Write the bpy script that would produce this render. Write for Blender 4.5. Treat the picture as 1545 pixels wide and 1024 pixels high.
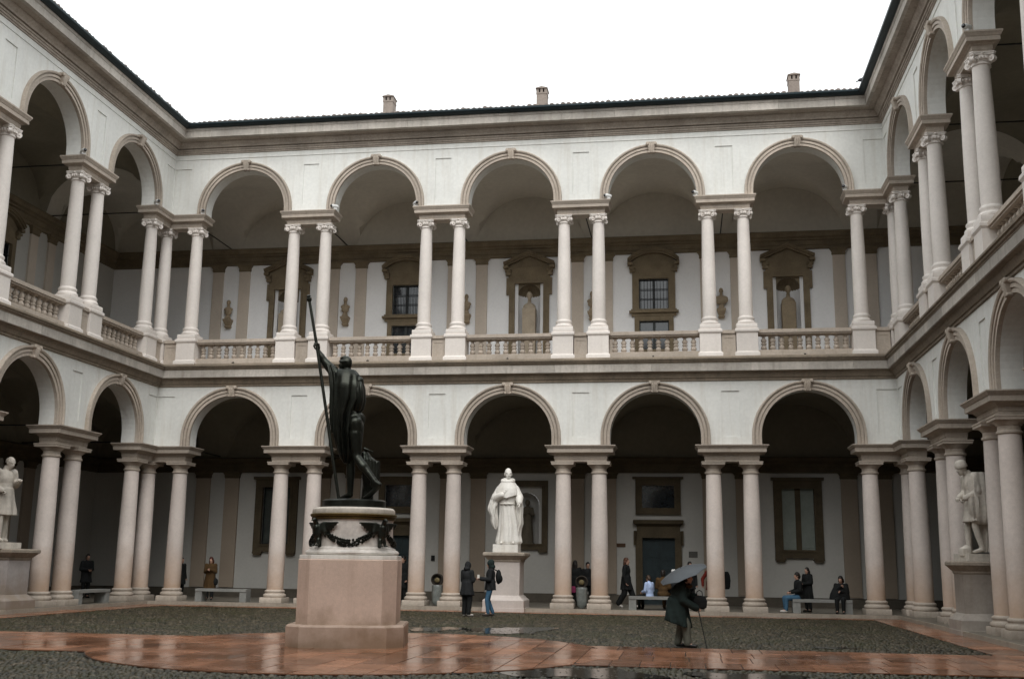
import bpy, bmesh, math, random
from mathutils import Vector, Matrix, noise
from mathutils.geometry import tessellate_polygon
R = math.radians
PI = math.pi
random.seed(7)
for o in list(bpy.data.objects): bpy.data.objects.remove(o)
SC = bpy.context.scene
COL = SC.collection

# ------------------------------------------------------------------ camera
CX, CY, CZ = 18.3635, -36.8519, 1.6159
YAW, PITCH, ROLL, FPX = -0.1560, 0.2014, 0.0134, 1641.39
cam = bpy.data.cameras.new('camera'); camo = bpy.data.objects.new('camera', cam); COL.objects.link(camo)
fw = Vector((math.sin(YAW)*math.cos(PITCH), math.cos(YAW)*math.cos(PITCH), math.sin(PITCH)))
rt = Vector((math.cos(YAW), -math.sin(YAW), 0)); up = rt.cross(fw)
rt2 = rt*math.cos(ROLL)+up*math.sin(ROLL); up2 = -rt*math.sin(ROLL)+up*math.cos(ROLL)
camo.matrix_world = Matrix(((rt2.x, up2.x, -fw.x, CX), (rt2.y, up2.y, -fw.y, CY), (rt2.z, up2.z, -fw.z, CZ), (0, 0, 0, 1)))
cam.sensor_fit = 'HORIZONTAL'; cam.sensor_width = 36; cam.lens = 36*FPX/1545
cam.clip_start = .1; cam.clip_end = 2000
SC.camera = camo

# ------------------------------------------------------------------ sky and soft overcast sun
SUN_EL, SUN_AZ = 48, 12          # the bright part of the overcast, behind the camera
w = bpy.data.worlds.new('World'); SC.world = w; w.use_nodes = True
nt = w.node_tree; nt.nodes.clear()
sky = nt.nodes.new('ShaderNodeTexSky'); sky.sky_type = 'NISHITA'; sky.sun_disc = False
sky.sun_elevation = R(SUN_EL); sky.sun_rotation = R(180-SUN_AZ)
sky.air_density = 1.0; sky.dust_density = 3; sky.ozone_density = 1
hs = nt.nodes.new('ShaderNodeHueSaturation'); hs.inputs['Saturation'].default_value = .16
bg = nt.nodes.new('ShaderNodeBackground'); bg.inputs['Strength'].default_value = .12
wo = nt.nodes.new('ShaderNodeOutputWorld')
deck = nt.nodes.new('ShaderNodeMix'); deck.data_type = 'RGBA'; deck.inputs[0].default_value = .8   # even cloud deck over the clear-sky model
deck.inputs[7].default_value = (9.0, 9.35, 9.45, 1)
nt.links.new(sky.outputs[0], hs.inputs['Color']); nt.links.new(hs.outputs[0], deck.inputs[6]); nt.links.new(deck.outputs[2], bg.inputs[0]); nt.links.new(bg.outputs[0], wo.inputs[0])
sun = bpy.data.lights.new('sun', 'SUN'); sun.energy = 1.1; sun.angle = R(50); sun.color = (1, .975, .94)
suno = bpy.data.objects.new('sun', sun); COL.objects.link(suno)
suno.rotation_euler = (R(90-SUN_EL), 0, R(SUN_AZ)); suno.location = (12, -20, 40)
SC.view_settings.view_transform = 'Standard'; SC.view_settings.look = 'None'
SC.view_settings.exposure = 0.64; SC.view_settings.gamma = 1; SC.view_settings.use_curve_mapping = False
SC.cycles.max_bounces = 8; SC.cycles.diffuse_bounces = 4; SC.cycles.glossy_bounces = 3

# ------------------------------------------------------------------ helpers
def lin(c):
    f = lambda x: x/12.92 if x <= .04045 else ((x+.055)/1.055)**2.4
    return tuple(f(x/255) for x in c)
MATS = {}
def mat(name, col, rough=.8, var=.12, scale=1.2, fine=18., bump=.0, bscale=60., spec=.35, metal=0., streak=0., grime=None, speck=0., streakcol=None, rv=(.92, 1.05)):
    """procedural surface: world-space noise in colour, fine grain, rain streaks, bump; col is linear"""
    if name in MATS: return MATS[name]
    m = bpy.data.materials.new(name); m.use_nodes = True; MATS[name] = m
    nt = m.node_tree; N = nt.nodes; L = nt.links
    b = N['Principled BSDF']
    b.inputs['Roughness'].default_value = rough; b.inputs['Metallic'].default_value = metal
    b.inputs['Specular IOR Level'].default_value = spec
    geo = N.new('ShaderNodeNewGeometry'); pos = geo.outputs['Position']
    def nz(sc, det=4, vec=None, ro=.55):
        n = N.new('ShaderNodeTexNoise'); n.inputs['Scale'].default_value = sc; n.inputs['Detail'].default_value = det
        n.inputs['Roughness'].default_value = ro; L.new(vec or pos, n.inputs['Vector']); return n.outputs['Fac']
    def mapr(v, a, b_, c, d):
        r = N.new('ShaderNodeMapRange'); L.new(v, r.inputs[0])
        for i, x in enumerate((a, b_, c, d)): r.inputs[1+i].default_value = x
        return r.outputs[0]
    def mul(a, bval):
        x = N.new('ShaderNodeMix'); x.data_type = 'RGBA'; x.blend_type = 'MULTIPLY'; x.inputs[0].default_value = 1
        L.new(a, x.inputs[6]); L.new(bval, x.inputs[7]); return x.outputs[2]
    base = N.new('ShaderNodeRGB'); base.outputs[0].default_value = (*col, 1); c = base.outputs[0]
    c = mul(c, mapr(nz(scale), .3, .7, 1-var, 1+var*.6))
    c = mul(c, mapr(nz(fine, 3), .3, .7, 1-var*.6, 1+var*.4))
    oi = N.new('ShaderNodeObjectInfo'); c = mul(c, mapr(oi.outputs['Random'], 0, 1, *rv))
    if speck: c = mul(c, mapr(nz(140, 2), .35, .65, 1-speck, 1+speck))
    if streak:
        mp = N.new('ShaderNodeMapping'); mp.inputs['Scale'].default_value = (3.2, 3.2, .22); L.new(pos, mp.inputs[0])
        s = mapr(nz(1.6, 5, mp.outputs[0], .65), .5, .78, 0, streak)
        x = N.new('ShaderNodeMix'); x.data_type = 'RGBA'; L.new(s, x.inputs[0]); L.new(c, x.inputs[6])
        x.inputs[7].default_value = (*(streakcol or tuple(k*.45 for k in col)), 1); c = x.outputs[2]
    if grime:      # (colour, z from, z to): rising damp with a noisy upper edge
        sep = N.new('ShaderNodeSeparateXYZ'); L.new(pos, sep.inputs[0])
        ad = N.new('ShaderNodeMath'); ad.operation = 'MULTIPLY_ADD'; L.new(nz(2.2, 5), ad.inputs[0]); ad.inputs[1].default_value = 1.3; L.new(sep.outputs[2], ad.inputs[2])
        s = mapr(ad.outputs[0], grime[1]+.65, grime[2]+.65, grime[3], 0)
        x = N.new('ShaderNodeMix'); x.data_type = 'RGBA'; L.new(s, x.inputs[0]); L.new(c, x.inputs[6])
        x.inputs[7].default_value = (*grime[0], 1); c = x.outputs[2]
    L.new(c, b.inputs['Base Color'])
    if bump:
        bp = N.new('ShaderNodeBump'); bp.inputs['Strength'].default_value = bump; bp.inputs['Distance'].default_value = .02
        L.new(nz(bscale, 6), bp.inputs['Height']); L.new(bp.outputs[0], b.inputs['Normal'])
    return m

class MB:
    def __init__(s): s.v = []; s.f = []
    def add(s, vs, fs):
        n = len(s.v); s.v += [tuple(p) for p in vs]; s.f += [tuple(i+n for i in f) for f in fs]; return s
    def box(s, x0, x1, y0, y1, z0, z1):
        return s.add([(x0,y0,z0),(x1,y0,z0),(x1,y1,z0),(x0,y1,z0),(x0,y0,z1),(x1,y0,z1),(x1,y1,z1),(x0,y1,z1)],
            [(0,3,2,1),(4,5,6,7),(0,1,5,4),(1,2,6,5),(2,3,7,6),(3,0,4,7)])
    def loft(s, rings, closed=True, cap=True):
        n = len(rings[0]); vs = [p for r in rings for p in r]; fs = []
        m = n if closed else n-1
        for i in range(len(rings)-1):
            for j in range(m):
                a = i*n+j; b = i*n+(j+1) % n; fs.append((a, b, b+n, a+n))
        if cap: fs.append(tuple(range(n-1, -1, -1))); k = (len(rings)-1)*n; fs.append(tuple(range(k, k+n)))
        return s.add(vs, fs)
    def lathe(s, prof, n=16, c=(0, 0), cap=True):
        return s.loft([[(c[0]+r*math.cos(2*PI*k/n), c[1]+r*math.sin(2*PI*k/n), z) for k in range(n)] for r, z in prof], True, cap)
    def stack(s, fn, prof):            # fn(p) -> 2-D outline offset outwards by p; prof = (p, z)
        return s.loft([[(x, y, z) for x, y in fn(p)] for p, z in prof])
    def sqstack(s, cx, cy, prof):
        return s.stack(lambda p: [(cx-p, cy-p), (cx+p, cy-p), (cx+p, cy+p), (cx-p, cy+p)], prof)
    def tube(s, pts, rad, n=8, cap=True):
        pts = [Vector(p) for p in pts]; rings = []
        if not isinstance(rad, (list, tuple)): rad = [rad]*len(pts)
        ref = None
        for i, p in enumerate(pts):
            t = (pts[min(i+1, len(pts)-1)]-pts[max(i-1, 0)])
            t = t.normalized() if t.length > 1e-9 else Vector((0, 0, 1))
            if ref is None: ref = Vector((1, 0, 0)) if abs(t.x) < .8 else Vector((0, 1, 0))
            a = (ref-t*ref.dot(t)).normalized(); b = t.cross(a); ref = a
            rings.append([tuple(p+(a*math.cos(2*PI*k/n)+b*math.sin(2*PI*k/n))*rad[i]) for k in range(n)])
        return s.loft(rings, True, cap)
    def capsule(s, a, b, ra, rb, n=10):
        a = Vector(a); b = Vector(b); d = b-a; L = d.length; t = d/L if L > 1e-6 else Vector((0, 0, 1))
        pts = []; rr = []
        for k in range(4): q = k/4*PI/2; pts.append(a-t*ra*math.cos(q)); rr.append(max(ra*math.sin(q), ra*.02))
        pts.append(a); rr.append(ra); pts.append(b); rr.append(rb)
        for k in range(1, 5): q = k/4*PI/2; pts.append(b+t*rb*math.sin(q)); rr.append(max(rb*math.cos(q), rb*.02))
        ref = Vector((1, 0, 0)) if abs(t.x) < .8 else Vector((0, 1, 0))
        A = (ref-t*ref.dot(t)).normalized(); B = t.cross(A)
        return s.loft([[tuple(p+(A*math.cos(2*PI*k/n)+B*math.sin(2*PI*k/n))*r) for k in range(n)] for p, r in zip(pts, rr)])
    def ell(s, c, r, rot=None, n=12, m=8):
        c = Vector(c); rings = []
        for i in range(m+1):
            q = -PI/2+PI*i/m; ring = []
            for k in range(n):
                p = Vector((r[0]*max(math.cos(q), .02)*math.cos(2*PI*k/n), r[1]*max(math.cos(q), .02)*math.sin(2*PI*k/n), r[2]*math.sin(q)))
                if rot is not None: p = rot @ p
                ring.append(tuple(c+p))
            rings.append(ring)
        return s.loft(rings)
    def poly(s, outer, holes, v0, v1, mp):  # 2-D polygon with holes, thickness v0..v1; mp(u, v, w) -> 3-D
        loops = [outer]+list(holes)
        tri = tessellate_polygon([[Vector((a, b, 0)) for a, b in l] for l in loops])
        flat = [q for l in loops for q in l]; n = len(flat)
        vs = [mp(a, b, v0) for a, b in flat]+[mp(a, b, v1) for a, b in flat]
        fs = [tuple(t) for t in tri]+[tuple(i+n for i in reversed(t)) for t in tri]
        k = 0
        for l in loops:
            m = len(l)
            for i in range(m): a, b = k+i, k+(i+1) % m; fs.append((a, b, b+n, a+n))
            k += m
        return s.add(vs, fs)
    def xf(s, M):
        s.v = [tuple(M @ Vector(p)) for p in s.v]; return s
    def mesh(s, name, m, smooth=True, ang=38, recalc=True):
        me = bpy.data.meshes.new(name); me.from_pydata(s.v, [], s.f)
        if recalc:
            bm = bmesh.new(); bm.from_mesh(me); bmesh.ops.recalc_face_normals(bm, faces=bm.faces); bm.to_mesh(me); bm.free()
        if smooth:
            me.shade_smooth(); me.set_sharp_from_angle(angle=R(ang))
        if m: me.materials.append(m)
        return me
    def build(s, name, m, parent=None, loc=(0, 0, 0), rz=0, **k):
        return mk(name, s.mesh(name, m, **k), parent, loc, rz)
def mk(name, me, parent=None, loc=(0, 0, 0), rz=0):
    o = bpy.data.objects.new(name, me); COL.objects.link(o); o.parent = parent
    o.location = loc; o.rotation_euler = (0, 0, rz); return o
def empty(name, loc=(0, 0, 0), rz=0, parent=None):
    o = bpy.data.objects.new(name, None); COL.objects.link(o); o.location = loc; o.rotation_euler = (0, 0, rz); o.parent = parent; o.empty_display_size = .2; return o
def tag(o, label=None, cat=None, group=None, kind=None):
    if label: o['label'] = label
    if cat: o['category'] = cat
    if group: o['group'] = group
    if kind: o['kind'] = kind
    return o
def cp(src, parent, loc, rz=None):
    c = src.copy(); COL.objects.link(c); c.parent = parent; c.location = loc
    if rz is not None: c.rotation_euler = (0, 0, rz)
    for ch in src.children:
        if ch.name.split('.')[0] and ch.get('_own') is None:
            cp(ch, c, ch.location)
    return c

# ------------------------------------------------------------------ materials (linear base colours)
PLASTER = mat('plaster', (.75, .75, .715), .9, .09, .45, 9, .05, 30, streak=.38, streakcol=(.48, .43, .35), rv=(.98, 1.0))
STONE = mat('pale_granite', (.48, .412, .345), .75, .18, .8, 14, .10, 90, speck=.12, streak=.42, streakcol=(.24, .185, .125), rv=(.84, 1.08))
COLUMN = mat('column_granite', (.70, .62, .565), .7, .10, .9, 12, .06, 110, speck=.09, streak=.10, streakcol=(.4, .33, .26), grime=((.42, .25, .13), .25, 2.1, .75), rv=(.84, 1.06))
COLUMN_UP = mat('upper_column_granite', (.74, .685, .635), .7, .08, .9, 12, .06, 110, speck=.07, streak=.10, streakcol=(.4, .32, .25))
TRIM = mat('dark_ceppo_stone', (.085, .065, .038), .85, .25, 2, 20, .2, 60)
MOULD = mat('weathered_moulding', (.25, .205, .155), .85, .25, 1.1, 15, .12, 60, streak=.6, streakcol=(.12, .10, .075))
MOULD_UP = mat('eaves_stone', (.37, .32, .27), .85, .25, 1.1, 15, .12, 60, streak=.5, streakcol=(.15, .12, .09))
FASCIA = mat('cornice_fascia', (.50, .46, .41), .85, .2, .9, 12, .1, 60, streak=.55, streakcol=(.2, .17, .13), rv=(.78, 1.10))
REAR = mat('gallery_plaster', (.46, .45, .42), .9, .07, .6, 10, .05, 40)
REAR_LIT = mat('lit_gallery_plaster', (.82, .82, .825), .9, .05, .6, 10, .05, 40)  # gallery plaster lightened: the upper gallery's brighter light is put into the colour
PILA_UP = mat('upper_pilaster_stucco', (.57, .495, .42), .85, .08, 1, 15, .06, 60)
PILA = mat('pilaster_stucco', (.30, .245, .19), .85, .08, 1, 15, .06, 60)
VAULT_LIT = mat('lit_vault_plaster', (.63, .60, .53), .95, .10, .4, 6, .04, 30)  # lit copy of the vault plaster, upper storey's stronger light painted in
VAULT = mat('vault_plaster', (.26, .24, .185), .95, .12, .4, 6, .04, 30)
GUTTER = mat('gutter_metal', (.020, .034, .040), .45, .2, 2, 20, metal=.3)
TILE = mat('roof_tile', (.24, .20, .18), .85, .35, 3, 14, .2, 40)
IRON = mat('iron', (.02, .02, .02), .5, .2, 3, 20, metal=.6)
GLASS = mat('dark_window_glass', (.02, .025, .03), .06, .3, 3, 6, spec=.8)
WHITE = mat('white_paint', (.72, .72, .70), .6, .05)
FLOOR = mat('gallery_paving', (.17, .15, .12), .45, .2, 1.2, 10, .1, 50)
KERB = mat('kerb_stone', (.34, .30, .245), .6, .2, 1.5, 12, .1, 60, grime=((.13, .085, .05), -.6, -.2, .9))
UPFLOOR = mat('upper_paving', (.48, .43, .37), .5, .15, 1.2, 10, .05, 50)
DOORG = mat('green_door', (.018, .032, .036), .55, .3, 3, 20, .1, 40)
SHUT = mat('pale_shutter', (.24, .27, .24), .7, .1, 3, 15)
# ------------------------------------------------------------------ the palace: shared pieces (local u along the wing, v into the gallery, z up)
D, S, W = .608, 5.0, 4.7
WF, WB = -.25, .30                   # arcade wall, front and back face
ZF, ZB = .14, 8.42                   # ground gallery floor, upper gallery floor
GC, GR, GT = 5.79, 1.52, 7.66        # ground arch centre, radius, wall top
UC, UR, UT = 14.28, 1.54, 16.60      # upper arch
ZG, ZU = 5.48, 14.11                 # tops of the entablature blocks

def column_meshes():
    g = {}
    # ground: Tuscan
    n = 20
    sh = [(.285, .57), (.285, 1.6)]+[(.285-.04*(t/6)**1.5, 1.6+2.95*t/6) for t in range(1, 7)]
    g['gs'] = MB().lathe(sh, n).mesh('shaft', COLUMN)
    b = MB().sqstack(0, 0, [(.385, ZF-.01), (.39, ZF+.01), (.39, .30), (.38, .315)])
    b.lathe([(.36, .31), (.385, .335), (.392, .37), (.385, .405), (.36, .43), (.335, .44), (.325, .465), (.335, .49), (.345, .505), (.345, .53), (.33, .55), (.29, .575)], n)
    g['gb'] = b.mesh('base', STONE)
    c = MB().lathe([(.245, 4.54), (.28, 4.56), (.285, 4.585), (.28, 4.61), (.25, 4.625), (.25, 4.73), (.275, 4.74), (.28, 4.755), (.34, 4.81), (.36, 4.835)], n)
    c.sqstack(0, 0, [(.355, 4.83), (.375, 4.845), (.375, 4.90), (.39, 4.91), (.39, 4.945)])
    g['gc'] = c.mesh('capital', STONE)
    # upper: Ionic with diagonal volutes
    sh = [(.235, 9.85), (.235, 10.8)]+[(.235-.037*(t/6)**1.5, 10.8+2.55*t/6) for t in range(1, 7)]
    g['us'] = MB().lathe(sh, n).mesh('shaft', COLUMN_UP)
    b = MB().sqstack(0, 0, [(.34, 9.40), (.345, 9.41), (.345, 9.56), (.335, 9.575)])
    b.lathe([(.30, 9.57), (.325, 9.60), (.325, 9.65), (.30, 9.68), (.275, 9.70), (.27, 9.74), (.285, 9.77), (.29, 9.80), (.28, 9.825), (.255, 9.835), (.25, 9.855), (.236, 9.87)], n)
    g['ub'] = b.mesh('base', COLUMN_UP)
    c = MB().lathe([(.197, 13.34), (.225, 13.355), (.23, 13.375), (.225, 13.395), (.2, 13.405), (.205, 13.43), (.25, 13.48), (.265, 13.53), (.25, 13.56)], n)
    oc = []
    def abac(p):
        pts = []
        for k in range(4):
            a0 = PI/4+k*PI/2
            cx, cy = math.cos(a0)*(.36+p), math.sin(a0)*(.36+p)
            t = Vector((-math.sin(a0), math.cos(a0), 0))
            pts += [(cx-t.x*.04, cy-t.y*.04), (cx+t.x*.04, cy+t.y*.04)]
            a1 = a0+PI/4; pts.append((math.cos(a1)*(.225+p), math.sin(a1)*(.225+p)))
        return pts
    c.stack(abac, [(0, 13.555), (.015, 13.57), (.015, 13.60), (.03, 13.61), (.03, 13.635)])
    for k in range(4):
        a0 = PI/4+k*PI/2; dx, dy = math.cos(a0), math.sin(a0); tx, ty = -dy, dx
        cc = Vector((dx*.305, dy*.305, 13.475)); rings = []
        for off, r in ((-.055, .05), (-.055, .085), (-.03, .078), (0, .07), (.03, .078), (.055, .085), (.055, .05)):
            rings.append([tuple(cc+Vector((tx*off, ty*off, 0))+Vector((dx, dy, 0))*r*math.cos(q)+Vector((0, 0, 1))*r*math.sin(q)) for q in [2*PI*j/12 for j in range(12)]])
        c.loft(rings)
        for sgn in (-1, 1): c.ell(cc+Vector((tx, ty, 0))*.058*sgn, (.028, .028, .028), n=6, m=4)
    for k in range(4):                # egg moulding and small husks between the volutes
        a1 = k*PI/2
        for dq in (-.28, 0, .28): c.ell((math.cos(a1+dq)*.255, math.sin(a1+dq)*.255, 13.50), (.035, .035, .05), n=6, m=4)
        c.ell((math.cos(a1)*.25, math.sin(a1)*.25, 13.60), (.05, .05, .035), n=8, m=4)
    g['uc'] = c.mesh('capital', COLUMN_UP)
    return g
CM = column_meshes()
def column(parent, u, v=0, upper=False):
    k = 'u' if upper else 'g'
    o = mk('column', CM[k+'s'], parent, (u, v, 0))
    mk('base', CM[k+'b'], o); mk('capital', CM[k+'c'], o); return o

BL_G = [(.27, 4.945), (.27, 5.03), (.285, 5.035), (.285, 5.15), (.31, 5.16), (.34, 5.20), (.36, 5.215), (.50, 5.24), (.50, 5.37), (.52, 5.375), (.56, 5.43), (.58, 5.45), (.58, ZG)]
BL_U = [(.225, 13.635), (.225, 13.70), (.235, 13.705), (.235, 13.81), (.26, 13.82), (.28, 13.845), (.385, 13.865), (.385, 13.98), (.40, 13.985), (.43, 14.05), (.445, 14.07), (.445, ZU)]
def pair_outline(p): return [(-D-p, -p), (D+p, -p), (D+p, p), (-D-p, p)]
blk_g = MB().stack(pair_outline, BL_G).mesh('entablature_block', STONE, ang=25)
blk_u = MB().stack(pair_outline, BL_U).mesh('entablature_block', STONE, ang=25)
def ell_outline(m):
    def f(p):
        pts = [(D+p, -p), (D+p, p), (-D-p, p), (-D-p, -2*D-p), (-D+p, -2*D-p), (-D+p, -p)]
        return pts if m > 0 else [(-x, y) for x, y in reversed(pts)]
    return f

def archivolt_mesh(name, c, r, wd, zs):
    k_ = wd/.3; pr = [(-.004, WF+.05), (-.004, WF-.05), (.085*k_, WF-.05), (.088*k_, WF-.025), (.102*k_, WF-.025), (.105*k_, WF-.08), (.185*k_, WF-.08), (.188*k_, WF-.05), (.205*k_, WF-.05), (.21*k_, WF-.105), (.25*k_, WF-.13), (.285*k_, WF-.125), (.29*k_, WF-.09), (wd, WF+.01)]
    st = [(-1, 0, zs)]+[(math.cos(PI-PI*k/28), math.sin(PI-PI*k/28), None) for k in range(29)]+[(1, 0, zs)]
    rings = []
    for ca, sa, z in st:
        rings.append([((r+q)*ca, v, (c+(r+q)*sa) if z is None else z) for q, v in pr])
    return MB().loft(rings, False, False).mesh(name, STONE, ang=30)
av_g = archivolt_mesh('archivolt', GC, GR, .31, ZG)
av_u = archivolt_mesh('archivolt', UC, UR, .29, ZU)
def keystone_mesh(zi):     # carved console: tapered block, two scrolls, hanging leaf
    b = MB()
    b.loft([[(-.085, WF-.02, zi-.06), (.085, WF-.02, zi-.06), (.085, WF-.10, zi-.06), (-.085, WF-.10, zi-.06)],
            [(-.10, WF-.02, zi+.05), (.10, WF-.02, zi+.05), (.10, WF-.15, zi+.05), (-.10, WF-.15, zi+.05)],
            [(-.13, WF-.02, zi+.28), (.13, WF-.02, zi+.28), (.13, WF-.19, zi+.28), (-.13, WF-.19, zi+.28)],
            [(-.16, WF-.02, zi+.33), (.16, WF-.02, zi+.33), (.16, WF-.20, zi+.33), (-.16, WF-.20, zi+.33)]])
    for sx in (-1, 1):
        for (x, z, r) in ((.135, zi+.275, .062), (.075, zi-.02, .045)):
            b.loft([[(sx*x+rr*math.cos(q), yy, z+rr*math.sin(q)) for q in [2*PI*k/12 for k in range(12)]] for yy, rr in ((WF, r), (WF-.19+.06*(z < zi), r), (WF-.21+.06*(z < zi), r*.6))])
    for dx in (-.045, 0, .045): b.capsule((dx, WF-.13, zi-.03), (dx*1.5, WF-.18, zi+.22), .028, .03, 6)
    return b.mesh('keystone', STONE)
ks_g = keystone_mesh(GC+GR); ks_u = keystone_mesh(UC+UR)

def arch_wall(bays, ua, ub, zs, c, r, zt, panels, ledge=None):
    """spandrel wall with arch openings; panels = (u0, u1, z0, z1) sunk 35 mm"""
    def outline():
        pts = [(ua, zt), (ua, zs)]
        for m in bays:
            pts += [(m-r, zs)]+[(m+r*math.cos(PI-PI*k/28), c+r*math.sin(PI-PI*k/28)) for k in range(29)]+[(m+r, zs)]
        return pts+[(ub, zs), (ub, zt)]
    b = MB(); o = outline(); mp = lambda a, z, v: (a, v, z)
    b.poly(o, [], WF+.035, WB, mp)
    b.poly(o, [[(p[0], p[2]), (p[1], p[2]), (p[1], p[3]), (p[0], p[3])] for p in panels], WF, WF+.035, mp)
    return b

def sweep(prof, uL, uR, mL, mR, back=.0):
    """profile (p, z) swept along u with mitred ends (m=1) or square ends (m=0)"""
    pr = list(prof)+[(-back, prof[-1][1]), (-back, prof[0][1])]
    return MB().loft([[(uL+mL*max(p, -back), -p, z) for p, z in pr], [(uR-mR*max(p, -back), -p, z) for p, z in pr]])
LOW = [(.26, 7.64), (.30, 7.655), (.30, 7.72), (.34, 7.735), (.37, 7.80), (.42, 7.90), (.54, 7.935)]
LOWF = [(.545, 7.93), (.56, 7.94), (.56, 8.20), (.50, 8.21)]
LOWT = [(.565, 8.205), (.575, 8.235), (.61, 8.26), (.62, 8.30), (.66, 8.32), (.66, 8.37), (.60, 8.385), (.54, 8.44)]
UPS = [(.252, 16.30), (.275, 16.305), (.275, 16.335), (.262, 16.345), (.262, 16.50)]
UPP = [(.262, 16.50), (.30, 16.505), (.30, 16.555), (.33, 16.56), (.33, 16.625), (.36, 16.63), (.375, 16.68), (.33, 16.685), (.33, 16.71), (.42, 16.715), (.43, 16.76), (.46, 16.80), (.52, 16.86), (.54, 16.93), (.60, 16.935), (.82, 16.95)]
UPF = [(.80, 16.945), (.86, 16.96), (.86, 17.20), (.88, 17.215), (.90, 17.27), (.90, 17.30), (.80, 17.31)]
GUT = [(.88, 17.30), (.98, 17.30), (1.06, 17.34), (1.10, 17.38), (1.11, 17.44), (1.08, 17.44), (1.03, 17.40), (.95, 17.36), (.86, 17.40)]

# baluster: double-vase
bal = MB().sqstack(0, 0, [(.092, 8.67), (.092, 8.71)])
bal.lathe([(0.058, 8.71), (0.096, 8.755), (0.100, 8.79), (0.064, 8.86), (0.058, 8.88), (0.090, 8.895), (0.090, 8.93), (0.058, 8.945), (0.077, 8.985), (0.096, 9.02), (0.092, 9.05), (0.051, 9.12), (0.046, 9.15), (0.070, 9.165), (0.070, 9.18)], 8)
bal.sqstack(0, 0, [(.09, 9.18), (.09, 9.215)])
BAL = bal.mesh('baluster', STONE)
PED = MB().sqstack(0, 0, [(.41, 8.435), (.41, 8.56), (.40, 8.585), (.365, 8.61), (.355, 8.63), (.355, 9.24), (.365, 9.255), (.385, 9.28), (.40, 9.30), (.40, 9.37), (.385, 9.395)]).mesh('pedestal', COLUMN_UP, ang=25)
pp = MB().box(-D+.38, D-.38, -.27, .20, 8.44, 9.33)
pp.box(-D+.36, D-.36, -.33, .25, 8.43, 8.60); pp.box(-D+.36, D-.36, -.32, .25, 9.25, 9.36)
pp.box(-.16, .16, -.285, -.2, 9.10, 9.13)
PANEL = pp.mesh('pedestal_panel', STONE, ang=25)
RAILW = S-2*D-2*.36
rb = MB()
for (h, z0, z1) in ((.19, 9.215, 9.26), (.23, 9.265, 9.36), (.21, 9.36, 9.39)): rb.box(-RAILW/2, RAILW/2, -h, h, z0, z1)
rb.box(-RAILW/2, RAILW/2, -.27, .25, 8.43, 8.60); rb.box(-RAILW/2, RAILW/2, -.22, .22, 8.60, 8.675)
RAIL = rb.mesh('balustrade', STONE, ang=25)
half = MB().sqstack(0, 0, [(.05, 8.67), (.05, 9.22)]).mesh('half_baluster', STONE)

def vault_mesh(name, u0, u1, v0, v1, zs, rise, hu, hv, n=22):
    vm = VAULT_LIT if zs > 10 else VAULT
    b = MB(); vs = []; fs = []
    uc, vc = (u0+u1)/2, (v0+v1)/2
    for i in range(n+1):
        for j in range(n+1):
            u = u0+(u1-u0)*i/n; v = v0+(v1-v0)*j/n
            a = max(0, 1-((u-uc)/hu)**2)**.5; c = max(0, 1-((v-vc)/hv)**2)**.5
            vs.append((u, v, zs+rise*max(a, c)))
    for i in range(n):
        for j in range(n): k = i*(n+1)+j; fs.append((k, k+1, k+n+2, k+n+1))
    return b.add(vs, fs).mesh(name, vm, ang=30, recalc=False)

# ---- rear-wall units (centred on u = 0, wall face at v = 0, room side is -v) ----
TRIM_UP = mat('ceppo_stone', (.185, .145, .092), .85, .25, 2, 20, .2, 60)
def frame_rect(b, x0, x1, z0, z1, wd, v0, v1, legs=True, top=True, bottom=True):
    b.box(x0-wd, x0, v0, v1, z0-(wd if bottom else 0), z1+(wd if top else 0)); b.box(x1, x1+wd, v0, v1, z0-(wd if bottom else 0), z1+(wd if top else 0))
    if top: b.box(x0, x1, v0, v1, z1, z1+wd)
    if bottom: b.box(x0, x1, v0, v1, z0-wd, z0)
def pediment(b, z, hw, rise, seg):
    """raking or segmental pediment, broken below, on small consoles"""
    if seg:
        rad = (hw*hw+rise*rise)/(2*rise); cz = z+rise-rad; a0 = math.asin(hw/rad)
        path = [(rad*math.sin(a), cz+rad*math.cos(a)) for a in [-a0+2*a0*k/16 for k in range(17)]]
    else: path = [(-hw, z), (0, z+rise), (hw, z)]
    for (t0, t1, pv) in ((0, .07, .20), (.07, .13, .28), (.13, .17, .33)):
        out = [(x, q+t1) for x, q in path]+[(x, q+t0) for x, q in reversed(path)]
        b.poly(out, [], 0, -pv, lambda a, q, v: (a, v, q))
    b.poly([(x*.93, q+.01) for x, q in path]+[(hw*.8, z-.02), (-hw*.8, z-.02)], [], -.004, -.05, lambda a, q, v: (a, v, q))
    for sx in (-1, 1):
        b.box(sx*hw-.2 if sx > 0 else sx*hw, sx*hw if sx > 0 else sx*hw+.2, -.28, 0, z-.07, z+.03)
        b.box(sx*hw*.82-.1, sx*hw*.82+.1, -.17, 0, z-.34, z-.07)
        b.loft([[(sx*hw*.82+q*.12, -.19+.04*math.cos(3*q), z-.12-.03*i) for q in (-1, 0, 1)]+[(sx*hw*.82+.12, 0, z-.12-.03*i), (sx*hw*.82-.12, 0, z-.12-.03*i)] for i in range(4)])
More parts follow.
